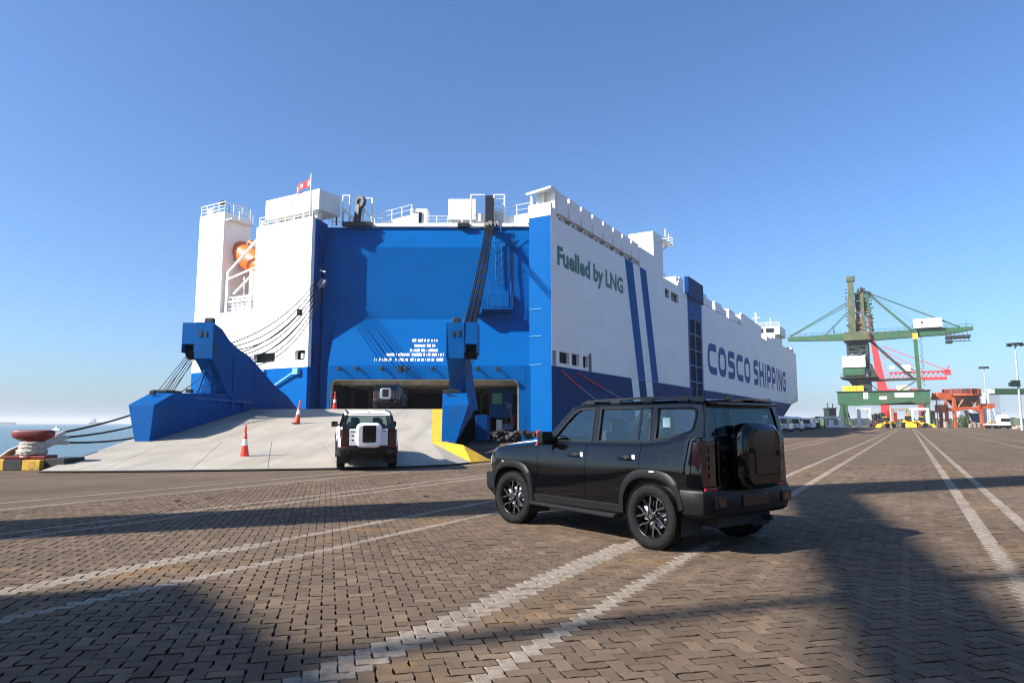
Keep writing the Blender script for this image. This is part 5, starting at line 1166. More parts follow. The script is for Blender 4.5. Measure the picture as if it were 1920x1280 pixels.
cen = p_ + e1 * 5 + e2 * 4.5; q.obox((cen.x, cen.y, 15.2), (10, 9, 12.4), rz=math.atan2(e1.y, e1.x)); q.build('shadow_box', 'white_steel', gc, bevel=.1)  # unseen box, added and turned to cast the left foreground shadow
for k in range(3):
    q = GM(); a_ = cen + e1 * (-4 + 4 * k); q.bar((a_.x, a_.y, 9), (a_.x + 2, a_.y, 34), .22); q.build('shadow_box_hanger', 'gantry', gc)

simple_q = MB((.6, 55.5, 0)); rf = random.Random(5)
for k in range(34): simple_q.tube([(-1.9 + k * .15 + rf.random() * .2, 55.2 + rf.random(), .12 + rf.random() * .75), (-1.6 + k * .15 + rf.random() * .4, 55.3 + rf.random(), .1 + rf.random() * .8)], .08 + rf.random() * .14, 8)
tag(simple_q.build('fender_heap', 'rubber', loc=(.6, 55.5, 0)), 'dark heap of fenders on the quay edge beside the blue stern pillar', 'fenders')

# ------------------------------------------------------------------ parked vans along the hull
def van(loc, hd, label):
    e = empty('parked_van', loc, hd, label, 'van', 'white vans parked along the hull')
    prof = [(-2.6, .45), (-2.62, 1.2), (-2.55, 2.0), (-2.4, 2.42), (-2.0, 2.5), (1.0, 2.46), (1.4, 2.3), (2.0, 1.5), (2.55, 1.2), (2.65, .9), (2.65, .45)]
    q = MB(); n = len(prof); secs = [(-.99, 0), (-1.0, 1), (1.0, 1), (.99, 0)]
    L_ = [(x, -(.99 if z < 1.3 else .99 - (z - 1.3) * .16), z) for x, z in prof]; R_ = [(x, -y, z) for x, y, z in L_]
    tri = tessellate_polygon([[Vector((a, b, 0)) for a, b in prof]])
    q.add(L_ + R_, [tuple(t) for t in tri] + [tuple(n + i for i in reversed(t)) for t in tri] + [(i, (i + 1) % n, n + (i + 1) % n, n + i) for i in range(n)])
    q.build('body', 'paint_white', e, bevel=.07, segs=3)
    q = MB(); q.hexa([(-2.635, -.78, 1.35), (-2.635, .78, 1.35), (-2.60, .78, 1.35), (-2.60, -.78, 1.35)], [(-2.56, -.72, 2.12), (-2.56, .72, 2.12), (-2.5, .72, 2.12), (-2.5, -.72, 2.12)]); q.build('rear_window', 'glass_dark', e)
    for sg in (1, -1):
        q = MB(); q.hexa([(-2.2, sg * .985, 1.4), (1.5, sg * .985, 1.4), (1.5, sg * .93, 1.4), (-2.2, sg * .93, 1.4)], [(-2.15, sg * .865, 2.15), (1.1, sg * .865, 2.15), (1.1, sg * .8, 2.15), (-2.15, sg * .8, 2.15)]); q.build('side_window', 'glass_dark', e)
        q = MB(); q.box(-2.66, -2.6, min(sg * .86, sg * .97), max(sg * .86, sg * .97), 1.0, 1.5); q.build('tail_lamp', 'red_lens', e)
        for x in (-1.55, 1.6):
            q = MB(); q.lathe([(0, -.12), (.3, -.12), (.34, -.08), (.34, .08), (.3, .12), (0, .12)], (x, sg * .87, .34), 'y', 20); q.build('wheel', 'tyre', e)
    q = MB(); q.box(-2.7, -2.5, -.95, .95, .42, .62); q.box(-2.4, 2.5, -.8, .8, .3, .46); q.build('bumper', 'trim', e)
    q = MB(); q.box(-2.66, -2.615, -.26, .26, .85, 1.0); q.build('number_plate', 'paint_grey', e)
    return e
vans = [(112, 18.3), (127.0, 18.7), (141.5, 18.7), (173, 20.4), (195, 22.3), (215, 24.0)]
vl = ['white van half hidden behind the black car, nearest of the parked row', 'second nearest white van of the row beside the hull', 'third white van of the row, its rear window facing the viewer', 'fourth white van of the row under the bow flare', 'fifth white van of the row, a small one beyond the bow shoulder', 'farthest white van of the row below the bow']
for (s_, w_), l_ in zip(vans, vl): van(s2w(s_, w_), R(60), l_).scale = (1.0, 1.06, 1.1)

# ------------------------------------------------------------------ green level-luffing crane and neighbours on the far quay
CO = tuple(s2w(292, 8)); crane = empty('quay_crane', CO, R(60), 'big green quay crane with a white machinery house and a boom on both sides', 'crane')
def CM(): return MB((292, 8, 0))
def cp(nm, f, mt, bev=0): q = CM(); f(q); return q.build(nm, mt, crane, bevel=bev, kind='stuff' if nm in ('leg_stair', 'tower_ladder', 'leg_ladder') else None, split=nm in ('goods_box', 'winch_drum', 'rear_leg', 'neck_housing'))
cp('portal_beam', lambda q: q.prism([(-7.2, 13.3), (-7.2, 8.6), (-4.6, 8.0), (-1, 9.2), (8, 8.6), (17, 8.0), (20, 8.2), (23, 8.6), (23, 13.3)], 'x', 288, 290), 'crane_green')
cp('portal_beam', lambda q: q.box(304, 306, -7.2, 23, 8.6, 13.3), 'crane_green')
cp('portal_deck', lambda q: (q.box(287.5, 306.5, -7.5, 23.5, 13.3, 13.5),), 'crane_dark')
for s_ in (288.0, 304.0):
    for w_ in (-6.6, 21.2):
        cp('portal_leg', lambda q: (q.box(s_, s_ + 2, w_ - .3, w_ + 1.2, .8, 8.8), q.bar((s_ + 1, w_ - 1.4, .8), (s_ + 1, w_ + .4, 8.8), .5), q.bar((s_ + 1, w_ + 2.4, .8), (s_ + 1, w_ + .6, 8.8), .5)), 'crane_green')
        cp('bogie', lambda q: [q.box(s_ - 2, s_ + 4, w_ - .4, w_ + .9, .1, 1.3)], 'crane_dark')
for w_ in (-5.2, 20.0):
    cp('leg_ladder', lambda q: [(q.bar((287.6, w_, .5 + k * 1.05), (287.6, w_ + 1.5, 1.3 + k * 1.05), .15), q.bar((287.6, w_ + 1.5, .5 + k * 1.05), (287.6, w_, 1.3 + k * 1.05), .12)) for k in range(8)], 'crane_dark')
for w0, w1, z0, z1 in ((12.6, 14.2, 11.8, 13.0), (12.6, 14.2, 10.6, 11.7), (6.5, 9.0, 10.2, 11.4), (-2.2, 3.9, 11.0, 12.6)): cp('sign_board', lambda q: q.box(287.9, 287.995, w0, w1, z0, z1), 'white_steel')
cp('sign_mark', lambda q: [q.box(287.85, 287.895, 12.9 + k * .5, 13.2 + k * .5, zz, zz + .45) for k in range(2) for zz in (10.9, 12.1)] + [q.box(287.85, 287.895, 1.6, 1.75, 11.7, 12.4)], 'crane_dark')
cp('slewing_neck', lambda q: q.lathe([(5.2, 18.2), (5.6, 18.6), (6.6, 18.8), (6.6, 18.5), (4.2, 17.8), (2.6, 15.5), (2.4, 13.5)], (296, 15.2, 0), 'z', 20), 'crane_dark')
cp('neck_housing', lambda q: q.box(292, 300, 11.6, 15.6, 13.5, 18.0), 'crane_dark')
cp('turntable', lambda q: [q.box(289, 302, 9.0, 21.8, 18.7, 19.1)] + [rail(q, [(289, 9, 19.1), (289, 21.8, 19.1)], 1.1, .07, 2, 2)], 'crane_dark')
cp('cab', lambda q: q.box(291, 299, 13.2, 20.9, 19.6, 22.6), 'crane_green', .1)
cp('cab_window', lambda q: q.box(290.9, 290.99, 12.0, 13.0, 20.0, 22.0), 'glass_dark')
cp('house', lambda q: q.box(290.5, 300, 12.9, 20.9, 22.7, 27.1), 'white_steel', .1)
cp('counter_frame', lambda q: (q.hexa([(292, 9.2, 19.1), (298, 9.2, 19.1), (298, 12.5, 19.1), (292, 12.5, 19.1)], [(292, 11, 24), (298, 11, 24), (298, 12.5, 24), (292, 12.5, 24)]), q.box(292, 298, 11.6, 12.8, 22, 32)), 'crane_dark')
cp('goods_box', lambda q: [q.box(288.5, 291, 14.0 + k * 1.2, 15.1 + k * 1.2, 13.5, 15.6) for k in range(6)], 'machine_yellow')
def trs(q, s_, w0, w1, z0, z1, n, r):
    for ww in (w0, w1): q.bar((s_, ww, z0), (s_, ww, z1), r)
    for k in range(n):
        a, b = z0 + (z1 - z0) * k / n, z0 + (z1 - z0) * (k + 1) / n
        q.bar((s_, w0 if k % 2 else w1, a), (s_, w1 if k % 2 else w0, b), r * .7); q.bar((s_, w0, b), (s_, w1, b), r * .7)
cp('lower_tower', lambda q: (trs(q, 292, 12.2, 18.8, 27, 33, 3, .8), trs(q, 299, 12.2, 18.8, 27, 33, 3, .8), q.box(293, 298, 13, 18, 29, 32.5)), 'crane_dark')
cp('tower_platform', lambda q: (q.box(289.5, 301, 10.8, 20.2, 33.0, 33.4), q.box(291, 300, 11.2, 19.9, 33.4, 36.4)), 'olive')
cp('tower_column', lambda q: (q.hexa([(292, 15.6, 36.4), (294, 15.6, 36.4), (294, 18.2, 36.4), (292, 18.2, 36.4)], [(292, 15.6, 58), (294, 15.6, 58), (294, 17.4, 58), (292, 17.4, 58)]), q.box(291.6, 294.4, 15.0, 17.9, 56.4, 58.3)), 'olive')
cp('tower_column', lambda q: q.bar((293, 12.9, 36.4), (293, 12.9, 53.5), 1.1), 'olive')
cp('tower_column', lambda q: q.bar((293, 9.9, 36.4), (293, 11.2, 52), .9), 'crane_green')
cp('tower_column', lambda q: q.bar((299, 15.4, 36.4), (299, 14.4, 53), 1.2), 'crane_dark')
cp('tower_bracing', lambda q: (trs(q, 293.2, 10.6, 12.9, 36.4, 52, 9, .35), trs(q, 299, 11, 15, 36.4, 52, 7, .35), [q.bar((293, 10.6, z), (293, 16, z), .45) for z in (40, 44, 48.5, 51.5)]), 'olive')
cp('tower_ladder', lambda q: [q.obox((292, 18.2 + random.random() * .3, 38 + k * 1.3 + random.random()), (.5, .3 + random.random() * .6, .2 + random.random() * .5)) for k in range(12)] + [q.obox((292, 9.6 + random.random() * .9, 37 + k * 1.1 + random.random()), (.9, .3 + random.random(), .2 + random.random() * .6)) for k in range(14)] + [q.box(294, 298, 11.2, 13.8, 44, 50), q.box(294, 298, 13.6, 15.4, 46, 52)] + [q.obox((292, 12 + k, 52.5 + .5 * (k % 2)), (.8, .7, 1.2)) for k in range(3)], 'crane_dark')
cp('winch_drum', lambda q: (q.box(294, 298, 13.2, 15.2, 37.5, 42.5), q.box(294, 298, 15, 17, 38.0, 41)), mat('rust_brown', (.20, .09, .05), .8, var=.3))
cp('boom', lambda q: q.hexa([(293, 20, 33.6), (296, 20, 33.6), (296, 40.5, 34.6), (293, 40.5, 34.6)], [(293, 20, 36.2), (296, 20, 36.2), (296, 40.5, 36.0), (293, 40.5, 36.0)]), 'crane_green')
cp('boom', lambda q: q.hexa([(293, -14, 33.7), (296, -14, 33.7), (296, 10.8, 33.0), (293, 10.8, 33.0)], [(293, -14, 36.2), (296, -14, 36.2), (296, 10.8, 36.0), (293, 10.8, 36.0)]), 'crane_green')
cp('boom', lambda q: q.hexa([(293, -22, 35), (296, -22, 35), (296, -14, 33.7), (293, -14, 33.7)], [(293, -22, 36), (296, -22, 36), (296, -14, 36.2), (293, -14, 36.2)]), 'crane_green')
cp('boom_railing', lambda q: (rail(q, [(293, -22, 36), (293, -14, 36.2), (293, 10, 36.0)], 1.0, .07, 2, 2.2), rail(q, [(293, 21, 36.2), (293, 40, 36)], 1.0, .07, 2, 2.2), q.obox((293, 23.4, 38), (.5, .4, 3)), q.bar((293, -20, 36), (293, -20, 38.6), .15)), 'crane_green')
cp('rear_house', lambda q: q.box(291.5, 297.5, -12.7, -3.6, 36.4, 39.8), 'white_steel', .1)
cp('rear_house_window', lambda q: q.box(291.4, 291.49, -6.6, -6.1, 38.0, 39.0), 'glass_dark')
cp('rear_leg', lambda q: (q.bar((292.5, -4.2, 13.4), (292.5, -3.9, 38), 1.2), q.bar((304.5, -4.2, 13.4), (304.5, -3.9, 36), 1.1)), 'crane_green')
cp('leg_collar', lambda q: q.box(291.6, 293.6, -4.8, -3.1, 32.4, 34.6), 'machine_yellow')
cp('leg_stair', lambda q: [q.bar((292.2, -5.1 if k % 2 else -5.9, 15 + k * 1.25), (292.2, -5.9 if k % 2 else -5.1, 16.25 + k * 1.25), .14) for k in range(15)] + [q.bar((292.2, -5.9, 15), (292.2, -5.9, 34), .09)], 'crane_dark')
cp('brace', lambda q: (q.bar((292.8, 10.9, 32.8), (292.8, -2.8, 17.4), .95), q.bar((292.8, 11, 17.6), (292.8, -3.4, 17.8), .9), q.bar((292.8, 9, 13.6), (292.8, 12.5, 16.8), .35), q.bar((292.8, 2, 13.6), (292.8, -3.2, 17), .35)), 'crane_dark')
cp('stay', lambda q: q.bar((293.2, 10.6, 51.0), (293.2, -3, 35.8), .8), 'crane_green')
for w_, z_, wd in ((-18, 36.2, .45), (-3.4, 39.0, .1)): cp('stay', lambda q: q.bar((294, 10.6, 51.5), (294, w_, z_), wd), 'crane_green')
for w_, z_, w2, z2, wd in ((17.8, 48.6, 39.6, 36.4, .42), (17.8, 47.4, 39.4, 36.2, .3), (17.8, 45.0, 26.9, 36.0, .32), (17.8, 44.4, 26.3, 36.0, .16)): cp('stay', lambda q: q.bar((294, w_, z_), (294, w2, z2), wd), 'crane_green')
cp('trolley', lambda q: (q.box(292, 297, -21, -13.4, 32.2, 33.1), q.box(292, 297, -15.5, -13.4, 30.6, 31.5), [q.bar((293, -20.5 + k * 1.3, 30.8), (293, -20.0 + k * 1.3, 35), .14) for k in range(6)], q.bar((293, -21, 31), (293, -13.5, 31), .3)), 'crane_dark')

RCO = tuple(s2w(430, 0)); rc = empty('quay_crane', RCO, R(60), 'slender red quay crane leaning behind the green crane', 'crane')
def rp(nm, f, mt='crane_red'): q = MB((430, 0, 0)); f(q); return q.build(nm, mt, rc, split=nm in ('portal_leg', 'house', 'stay'))
rp('leaning_column', lambda q: q.hexa([(429, 8.6, 16), (432, 8.6, 16), (432, 13.6, 16), (429, 13.6, 16)], [(429, 15.6, 62), (432, 15.6, 62), (432, 17.0, 62), (429, 17.0, 62)]))
rp('portal_leg', lambda q: (q.box(428, 431, 9, 13, 0, 16), q.box(428, 431, -8, -5, 0, 20), q.box(440, 443, 9, 13, 0, 16), q.box(440, 443, -8, -5, 0, 18), q.box(428, 431, -8, 13, 16, 20)))
rp('boom', lambda q: (q.box(429, 431, -19, 9, 24.6, 26.0), q.box(429, 431, -20, 8, 28.6, 29.4), [q.bar((430, 8 - k * 2.2, 26), (430, 6.9 - k * 2.2, 28.6), .3) for k in range(12)], [q.bar((430, 6.9 - k * 2.2, 28.6), (430, 5.8 - k * 2.2, 26), .3) for k in range(12)]))
rp('stay', lambda q: (q.bar((430, 10.5, 44), (430, -19, 29.6), .4), q.bar((430, 9.5, 41), (430, -8, 30), .3), q.bar((430, 9, 38), (430, -5, 29.5), .5)))
rp('boom_tip', lambda q: (q.bar((430, -18.5, 29), (430, -20.5, 32), .5), q.box(429, 431, -20.8, -18, 27, 30)))
rp('column_ladder', lambda q: [q.bar((428.6, 7.6 + k * .18, 20 + k * 1.6), (428.6, 9.0 + k * .18, 21 + k * 1.6), .25) for k in range(14)])
rp('house', lambda q: (q.box(428, 432, -2.5, 1.5, 29.6, 33), q.box(428, 432, 5, 7.5, 31, 32.6)), 'white_steel')
rp('cabin', lambda q: q.hexa([(427, -3, 14), (430, -3, 14), (430, 4, 14), (427, 4, 14)], [(427, -1, 22), (430, -1, 22), (430, 5, 22), (427, 5, 22)]), 'cream')

# orange hopper structure
hp = empty('ship_unloader_hopper', (164.2, 252, 0), 0, 'rusty orange hopper gantry with a round railed top beside the green crane', 'hopper')
def hb(nm, f, mt='crane_orange'): q = MB((164.2, 252, 0)); f(q); return q.build(nm, mt, hp, split=nm in ('leg', 'leg_pylon', 'side_platform', 'railing_post', 'cross_brace'))
for x in (158.3, 161.2, 171.0): hb('leg', lambda q: (q.bar((x, 250, 0), (x, 250, 6.2), .9, .9), q.bar((x, 258, 0), (x, 258, 6.2), .9, .9)))
hb('leg_pylon', lambda q: (q.bar((158.3, 250, 6), (158.3, 250, 9.6), .8), q.bar((161.4, 250, 6), (161.2, 250, 10.4), 1.0), q.bar((170.2, 250, 6), (170.2, 250, 10.8), .9)))
hb('arched_beam', lambda q: q.prism([(156.4, 5.9), (162.6, 5.9), (164.5, 6.4), (166.8, 6.5), (169, 6.2), (170.4, 5.2), (171.4, 5.2), (171.4, 6.9), (166, 7.6), (162, 7.2), (156.4, 7.0)], 'y', 249.6, 250.4))
hb('cross_brace', lambda q: (q.bar((162.4, 249.8, 7.2), (165.6, 249.8, 11.6), .28), q.bar((165.6, 249.8, 11.6), (169.6, 249.8, 7.0), .28)), mat('pale_orange', (.65, .3, .15), .6))
hb('hopper_cone', lambda q: q.lathe([(6.0, 11.6), (2.6, 6.9), (0, 6.9)], (166.8, 254, 0), 'z', 16), mat('hopper_brown', (.10, .04, .025), .8, var=.3))
hb('hopper_ring', lambda q: q.lathe([(6.1, 11.5), (6.3, 11.5), (6.4, 12.2), (6.1, 12.2), (6.0, 11.6)], (166.8, 254, 0), 'z', 20))
hb('hopper_railing', lambda q: (q.lathe([(5.8, 12.2), (5.8, 14.0), (5.9, 14.0)], (166.8, 254, 0), 'z', 20)), mat('dark_red', (.12, .02, .015), .7, var=.3))
hb('railing_post', lambda q: [q.bar((166.8 + 5.95 * math.cos(k * .52), 254 + 5.95 * math.sin(k * .52), 12), (166.8 + 5.95 * math.cos(k * .52), 254 + 5.95 * math.sin(k * .52), 14.2), .22) for k in range(12)])
hb('side_platform', lambda q: (q.box(155.4, 161.5, 249.8, 254, 10.0, 11.2), q.box(155.8, 160.5, 249.9, 254, 11.2, 12.6), q.box(156, 159, 249.8, 253, 5.4, 8.2), q.box(171.3, 176.0, 249.8, 253, 6.8, 8.6)))
hb('side_railing', lambda q: (rail(q, [(154.6, 249.7, 5.2), (154.6, 249.7, 11.5)], 1.0, .1), [q.bar((154.8, 249.6, 4 + k), (156.0, 249.6, 4.6 + k), .12) for k in range(7)], q.bar((154.7, 249.6, 0), (154.7, 249.6, 12), .2)), mat('faded_red', (.35, .16, .14), .7))
hb('support_truss', lambda q: (q.bar((168.5, 251, 0), (166.2, 251, 6.5), .35), q.bar((167.5, 251, 0), (165.2, 251, 6.5), .2)), 'galv')
def simple(nm, label, cat, f, mt, org=None, group=None):
    q = MB(org or (0, 0, 0)); f(q); o = q.build(nm, mt, loc=org or (0, 0, 0)); tag(o, label, cat, group); return o
simple('shrub', 'dark bush growing under the orange hopper gantry', 'bush', lambda q: [q.obox((163.5 + random.gauss(0, 1.0), 249 + random.gauss(0, .6), abs(1.7 + random.gauss(0, .9))), (.5, .4, .35), random.random() * 3, random.random() * 3) for _ in range(240)], 'leaf', (163.5, 249, 0))
for k, (x0, x1, z1, mt, l_) in enumerate(((155.8, 157.8, 2.2, 'wood', 'pale stacked goods at the left foot of the orange hopper'), (164.5, 169.0, 1.9, 'wood', 'tarpaulined goods under the arch of the orange hopper'), (171.5, 177.0, 2.5, 'wood', 'stacked pallets right of the orange hopper legs'), (171.8, 175.0, 5.2, 'container_b', 'dark slatted shed behind the pallets right of the orange hopper'))):
    simple('goods_stack' if k < 3 else 'storage_shed', l_, 'goods' if k < 3 else 'shed', lambda q: ([q.box(x0 + i * .75, x0 + i * .75 + .68, 247 + .3 * (i % 2), 248.6, 0, z1 * (.6 + .4 * random.random())) for i in range(int((x1 - x0) / .75))] if k < 3 else q.box(x0, x1, 256, 260, 0, z1)), mt, (x0, 247, 0))
simple('storage_shed', 'blue and grey shed standing between the legs of the orange hopper', 'shed', lambda q: q.box(158.5, 161.2, 262, 266, 0, 6), 'container_b', (159, 262, 0))
simple('feeder_mast', 'pale blue mast with a white hood right of the orange hopper', 'mast', lambda q: (q.bar((173.8, 246, 0), (172.9, 246, 7.0), .45), q.box(172.8, 177.0, 245.8, 246.6, 5.9, 6.6)), mat('pale_blue', (.35, .48, .62), .5), (173, 246, 0))

def pole(x, y, h, label, two=True):
    e = empty('lighting_mast', (x, y, 0), 0, label, 'light mast')
    q = MB(); q.tube([(0, 0, 0), (0, 0, h)], .28, 8, r2=.14); q.build('mast', 'galv', e)
    q = MB(); q.lathe([(0, 0), (1.5, 0), (1.6, .25), (0, .35)], (0, 0, h), 'z', 14)
    for k in range(8): q.obox((1.4 * math.cos(k * .785), 1.4 * math.sin(k * .785), h - .2), (.5, .4, .3), k * .785)
    q.build('lamp_ring', 'crane_dark', e)
pole(173.2, 250, 21.8, 'slim high light mast beside the orange hopper')
pole(111.2, 150, 18.8, 'tall light mast at the right edge of the view')
simple('lamp_cluster', 'grey equipment box clamped to the light mast at the right edge', 'box', lambda q: (q.obox((110.6, 150, 10.2), (1.6, .8, 1.4)), q.obox((109.6, 150, 10.0), (.8, .5, .8))), 'crane_dark', (110.6, 150, 10.2))
simple('conveyor_bridge', 'dark green conveyor bridge on the right beyond the orange hopper', 'conveyor', lambda q: (q.box(175.2, 215, 248, 251, 11.9, 14.0), [q.box(176.8 + k * 3.4, 178.4 + k * 3.4, 247.9, 247.99, 12.6, 13.4) for k in range(10)]), 'crane_green', (175, 248, 12))
simple('conveyor_tower', 'white junction box at the left end of the green conveyor bridge', 'box', lambda q: q.box(173.6, 175.1, 248, 251, 12.2, 13.8), 'white_steel', (174, 248, 12))
tk = empty('parked_lorry', (135.8, 190, 0), R(-90 - 8), 'white lorry facing the viewer on the far right of the yard', 'lorry')
q = MB(); q.hexa([(-1.1, -1.28, .9), (1.2, -1.28, .9), (1.2, 1.28, .9), (-1.1, 1.28, .9)], [(-1.1, -1.2, 3.2), (.9, -1.2, 3.2), (.9, 1.2, 3.2), (-1.1, 1.2, 3.2)]); q.box(-1.1, .5, -1.0, 1.0, 3.2, 3.9); q.box(-8, -1.2, -1.2, 1.2, 1.0, 1.4); q.build('cab', 'paint_white', tk, bevel=.1)
q = MB(); q.box(1.03, 1.16, -1.12, 1.12, 2.0, 2.9); q.build('windscreen', 'glass_dark', tk)
q = MB(); q.box(1.0, 1.35, -1.25, 1.25, .35, 1.0); q.box(-8, 1, -.9, .9, .5, 1.0); q.build('bumper', 'trim', tk)
for x in (0, -5, -6.4):
    for sg in (1, -1): q = MB(); q.lathe([(0, -.15), (.5, -.15), (.5, .15), (0, .15)], (x, sg * 1.05, .5), 'y', 18); q.build('wheel', 'tyre', tk)
fr = empty('red_frame_gantry', (178, 225, 0), 0, 'dark red frame gantry behind the white lorry', 'gantry')
for nm, a in (('beam', (170, 184, 225, 226, 8.0, 8.7)), ('leg', (181.5, 182.8, 225, 226, 0, 8)), ('leg', (170.2, 171.2, 225, 226, 0, 8))): q = MB((178, 225, 0)); q.box(*a); q.build(nm, 'container_r', fr)
q = MB((178, 225, 0)); [q.bar((171 + k * 1.2, 226, .5), (172.5 + k * 1.2, 226, 8), .12) for k in range(9)]; [q.bar((172.5 + k * 1.2, 226, .5), (171 + k * 1.2, 226, 8), .12) for k in range(9)]; q.build('lattice', 'container_r', fr)
for k, (x, y, z, mt, l_) in enumerate(((183.3, 225, 0, 'container_g', 'lower green container stacked right of the red frame gantry'), (183.3, 225, 2.6, 'container_g', 'upper green container stacked right of the red frame gantry'), (185.5, 222, 0, 'machine_yellow', 'yellow container at the right edge, lowest of its stack'))):
    c = empty('shipping_container', (x, y, z), 0, l_, 'container'); q = MB(); q.box(-1.2, 1.2, 0, 6, .0, 2.55); q.build('body', mt, c)
    q = MB(); [q.box(-1.1 + i * .37, -.98 + i * .37, -.05, -.003, .1, 2.45) for i in range(6)]; q.build('corrugation', mt, c)
simple('yellow_frame', 'yellow crane frame at the right edge above the yellow container', 'frame', lambda q: (q.box(184.6, 185.4, 221, 222, 2.6, 11), q.box(186.6, 187.4, 221, 222, 2.6, 11.4), [q.bar((185, 221, 3 + k * 1.6), (187, 221, 4.6 + k * 1.6), .3) for k in range(5)]), 'machine_yellow', (186, 221, 2.6))
simple('goods_stack', 'low pale piles of goods on the far right of the yard', 'goods', lambda q: [q.box(136.6 + k * 1.1, 137.6 + k * 1.1, 186, 188, 0, .5 + .5 * random.random()) for k in range(9)], 'wood', (140, 186, 0))
simple('tyre_pile', 'pile of black tyres right of the white lorry', 'tyres', lambda q: [q.lathe([(.25, 0), (.5, 0), (.5, .25), (.25, .25)], (134.2 + 3.0 + k % 5 * 1.05, 176, (k // 5) * .26), 'z', 12) for k in range(12)], 'tyre', (137, 176, 0))

# machines beneath and around the green crane
def loader(x, y, rz, label, sc_=1.0, mt='machine_yellow'):
    e = empty('wheel_loader', (x, y, 0), rz, label, 'loader'); e.scale = (sc_,) * 3
    q = MB(); q.box(-2.4, -.2, -1.1, 1.1, .9, 2.2); q.box(-.2, 1.6, -1.0, 1.0, .8, 1.7); q.box(-2.6, -2.3, -1.2, 1.2, .8, 1.8); q.build('chassis', mt, e, bevel=.12)
    q = MB(); q.box(-.6, .7, -.75, .75, 2.2, 3.4); q.build('cab', 'glass_dark', e, bevel=.06)
    q = MB(); q.box(-.7, .8, -.85, .85, 3.4, 3.55); q.build('cab_roof', mt, e)
    q = MB(); q.bar((1.2, .5, 1.6), (3.2, .5, .8), .3); q.bar((1.2, -.5, 1.6), (3.2, -.5, .8), .3); q.prism([(3.0, .2), (4.2, .15), (3.9, .5), (3.3, 1.3), (3.0, 1.2)], 'y', -1.3, 1.3); q.build('bucket_arm', mt, e)
    for xx in (-1.6, 1.2):
        for sg in (1, -1): q = MB(); q.lathe([(0, -.28), (.7, -.28), (.8, -.2), (.8, .2), (.7, .28), (0, .28)], (xx, sg * 1.15, .8), 'y', 20); q.build('wheel', 'tyre', e)
loader(121.0, 222, R(200), 'yellow wheel loader under the left half of the green crane portal')
loader(128.0, 222, R(250), 'larger yellow wheel loader under the middle of the green crane portal', 1.15)
loader(133.2, 224, R(330), 'orange yellow loader with raised arm under the right half of the crane portal', 1.05)
def frame_gate(x0, x1, y, h, label, mt='white_steel'):
    e = empty('frame_gate', ((x0 + x1) / 2, y, 0), 0, label, 'gate frame')
    for nm, a in (('post', (x0, x0 + .8, y, y + .8, 0, h - .801)), ('post', (x1 - .8, x1, y, y + .8, 0, h - .801)), ('lintel', (x0, x1, y, y + .8, h - .8, h))): q = MB(((x0 + x1) / 2, y, 0)); q.box(*a); q.build(nm, mt, e)
frame_gate(114.0, 118.3, 226, 6.6, 'white gate frame under the left side of the green crane portal')
frame_gate(124.8, 131.0, 226, 6.4, 'pale gate frame in the middle under the green crane portal', 'cream')
frame_gate(131.4, 137.4, 226, 6.6, 'rounded pale gate frame near the right leg of the green crane', 'white_steel')
simple('reddish_machine', 'small rust red machine beside the white gate frame', 'machine', lambda q: (q.obox((116.6, 222, 1.0), (1.6, 1.2, 1.2)), q.obox((117.6, 222, 1.7), (.6, .8, 1.4)), q.obox((119.6, 222, 1.4), (.9, .8, 1.1))), mat('rust_red', (.12, .03, .025), .8), (116.6, 222, 0))
simple('red_machine', 'red machine body behind the loaders under the crane portal', 'machine', lambda q: (q.box(125.5, 129, 230, 233, 2.2, 5.2), q.box(126, 128, 229.9, 232, 4, 6)), 'crane_red', (127, 230, 0))
simple('dark_machine', 'dark machinery cluster behind the yellow loaders', 'machine', lambda q: [q.obox((120 + random.random() * 6, 231 + random.random(), 1.5 + random.random() * 3.4), (.9, .7, .9), random.random()) for _ in range(40)], 'crane_dark', (123, 231, 0))
# launch and canopy on the quay beyond the vans
tb = empty('harbour_tug', (143.8, 311, -3.6), 0, 'dark tug wheelhouse rising behind the quay left of the green crane', 'tug')
TO = (143.8, 311, -3.6)
q = MB(TO); q.box(142.6, 146.0, 309, 314, -1.0, 8.0); q.build('wheelhouse', 'crane_dark', tb); q = MB(TO); q.box(142.3, 146.4, 308.6, 314.4, 8.0, 8.4); q.bar((142.8, 310, 8.4), (142.8, 310, 10.6), .3); q.bar((145, 310, 8.4), (145, 310, 10.4), .3); q.build('wheelhouse_roof', 'crane_dark', tb)
q = MB(TO); [q.box(142.8 + k * 1.1, 143.6 + k * 1.1, 308.9, 308.99, 5.6, 6.9) for k in range(3)]; q.build('wheelhouse_window', 'glass_dark', tb); q = MB(TO); q.box(134, 152, 308, 316, -3.6, .5); q.build('hull', 'crane_dark', tb)
cn = empty('canopy_shelter', (95, 190, 0), 0, 'long pale canopy on posts on the quay beyond the vans', 'canopy')
q = MB((95, 190, 0)); q.box(84.6, 91.2, 189, 192, 2.9, 3.4); q.build('canopy_roof', 'white_steel', cn)
for k in range(6): q = MB((95, 190, 0)); q.box(84.8 + k * 1.2, 84.95 + k * 1.2, 189.4, 189.6, 0, 2.9); q.build('post', 'crane_dark', cn)
simple('goods_stack', 'white crates under the pale canopy beyond the vans', 'goods', lambda q: (q.box(86.6, 88.0, 188, 189, 0.6, 2.5), q.box(89.4, 90.4, 188, 189, 0.6, 2.5), q.box(86, 91, 187.6, 188, .4, 1.0)), 'white_steel', (88, 188, 0))
simple('goods_stack', 'dark low stacks left of the pale canopy', 'goods', lambda q: [q.box(79.5 + k * .7, 80.05 + k * .7, 188, 190, 0, 1.2 + random.random() * 1.4) for k in range(7)], 'crane_dark', (82, 188, 0))
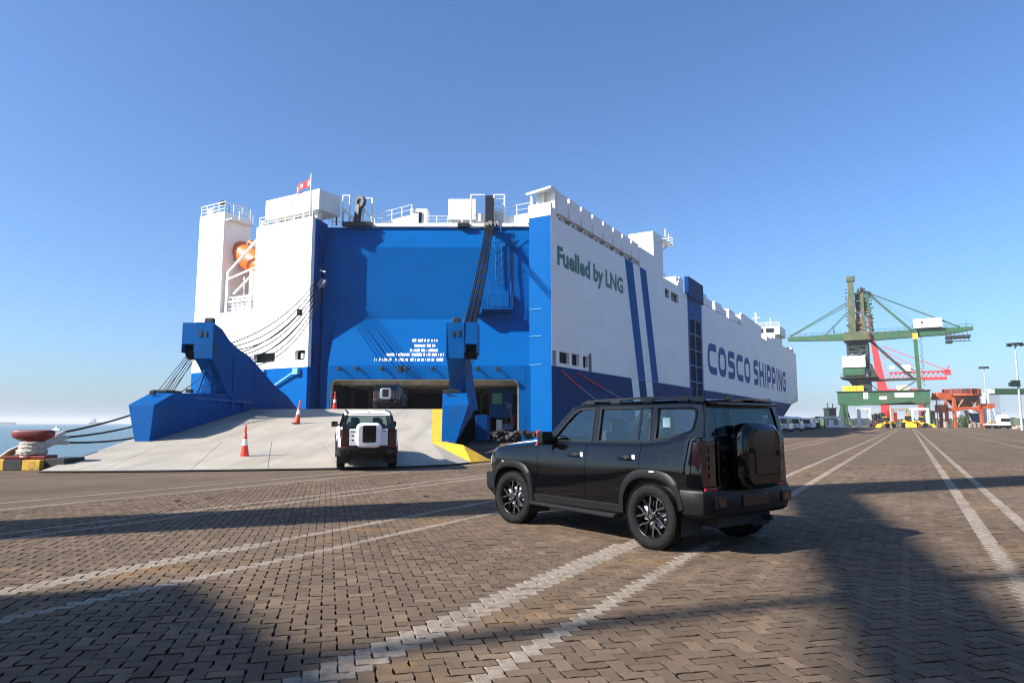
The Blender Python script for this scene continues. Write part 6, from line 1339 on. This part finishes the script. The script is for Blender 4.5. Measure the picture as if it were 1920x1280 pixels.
# far skyline
for k, (x, y, wd, h, l_) in enumerate(((430, 640, 8, 22, 'pale hazy tower block just right of the green crane'), (446, 640, 10, 30, 'taller hazy tower block right of the green crane'), (418, 640, 6, 16, 'low hazy block by the right leg of the green crane'))):
    simple('tower_block', l_, 'building', lambda q: q.box(x, x + wd, y, y + 10, 0, h), 'hazy', (x, y, 0))
simple('treeline', None, None, lambda q: [q.obox((250 + k * 5 + random.gauss(0, 2), 900 + random.gauss(0, 10), 2 + random.random() * 2), (10, 6, 5 + random.random() * 6), random.random()) for k in range(140)], 'leaf', (500, 900, 0))['kind'] = 'stuff'
for x, y, ln, l_ in ((-2230, 3000, 120, 'faint cargo ship on the horizon at the far left'), (-1850, 3050, 40, 'tiny ship on the horizon above the ropes')):
    e = empty('distant_ship', (x, y, -3.6), 0, l_, 'ship'); q = MB(); q.box(-ln / 2, ln / 2, -10, 10, 0, 9); q.build('hull', 'crane_dark', e); q = MB(); q.box(-ln / 2 + 5, -ln / 2 + 20, -8, 8, 9, 24); q.build('deckhouse', 'hazy', e)
q = MB(); q.prism([(-3, 1), (-2.4, 0), (2.6, 0), (3.6, 1.2)], 'y', -1, 1); q.box(-1, .8, -.7, .7, 1.1, 2.4); q.bar((0, 0, 2.4), (.3, 0, 5.2), .15)
tag(q.build('small_boat', 'white_steel', loc=(-331, 500, -3.6)), 'tiny white boat seen past the ropes of the red bollard', 'boat')

# ------------------------------------------------------------------ haze over the harbour
hz = MB(); hz.box(-7600, 8600, -5000, 12500, -5.6, 66); hz = hz.build('haze', 'dark'); hz['kind'] = 'stuff'
hm = bpy.data.materials.new('haze_air'); hm.use_nodes = True; hn = hm.node_tree; hn.nodes.clear()
ho = hn.nodes.new("ShaderNodeOutputMaterial"); hv = hn.nodes.new("ShaderNodeVolumePrincipled")
hv.inputs["Color"].default_value = (0.90, 0.93, 1.0, 1); hv.inputs["Density"].default_value = 0.00016; hv.inputs["Anisotropy"].default_value = 0.0
hn.links.new(hv.outputs[0], ho.inputs["Volume"]); hz.data.materials.clear(); hz.data.materials.append(hm)
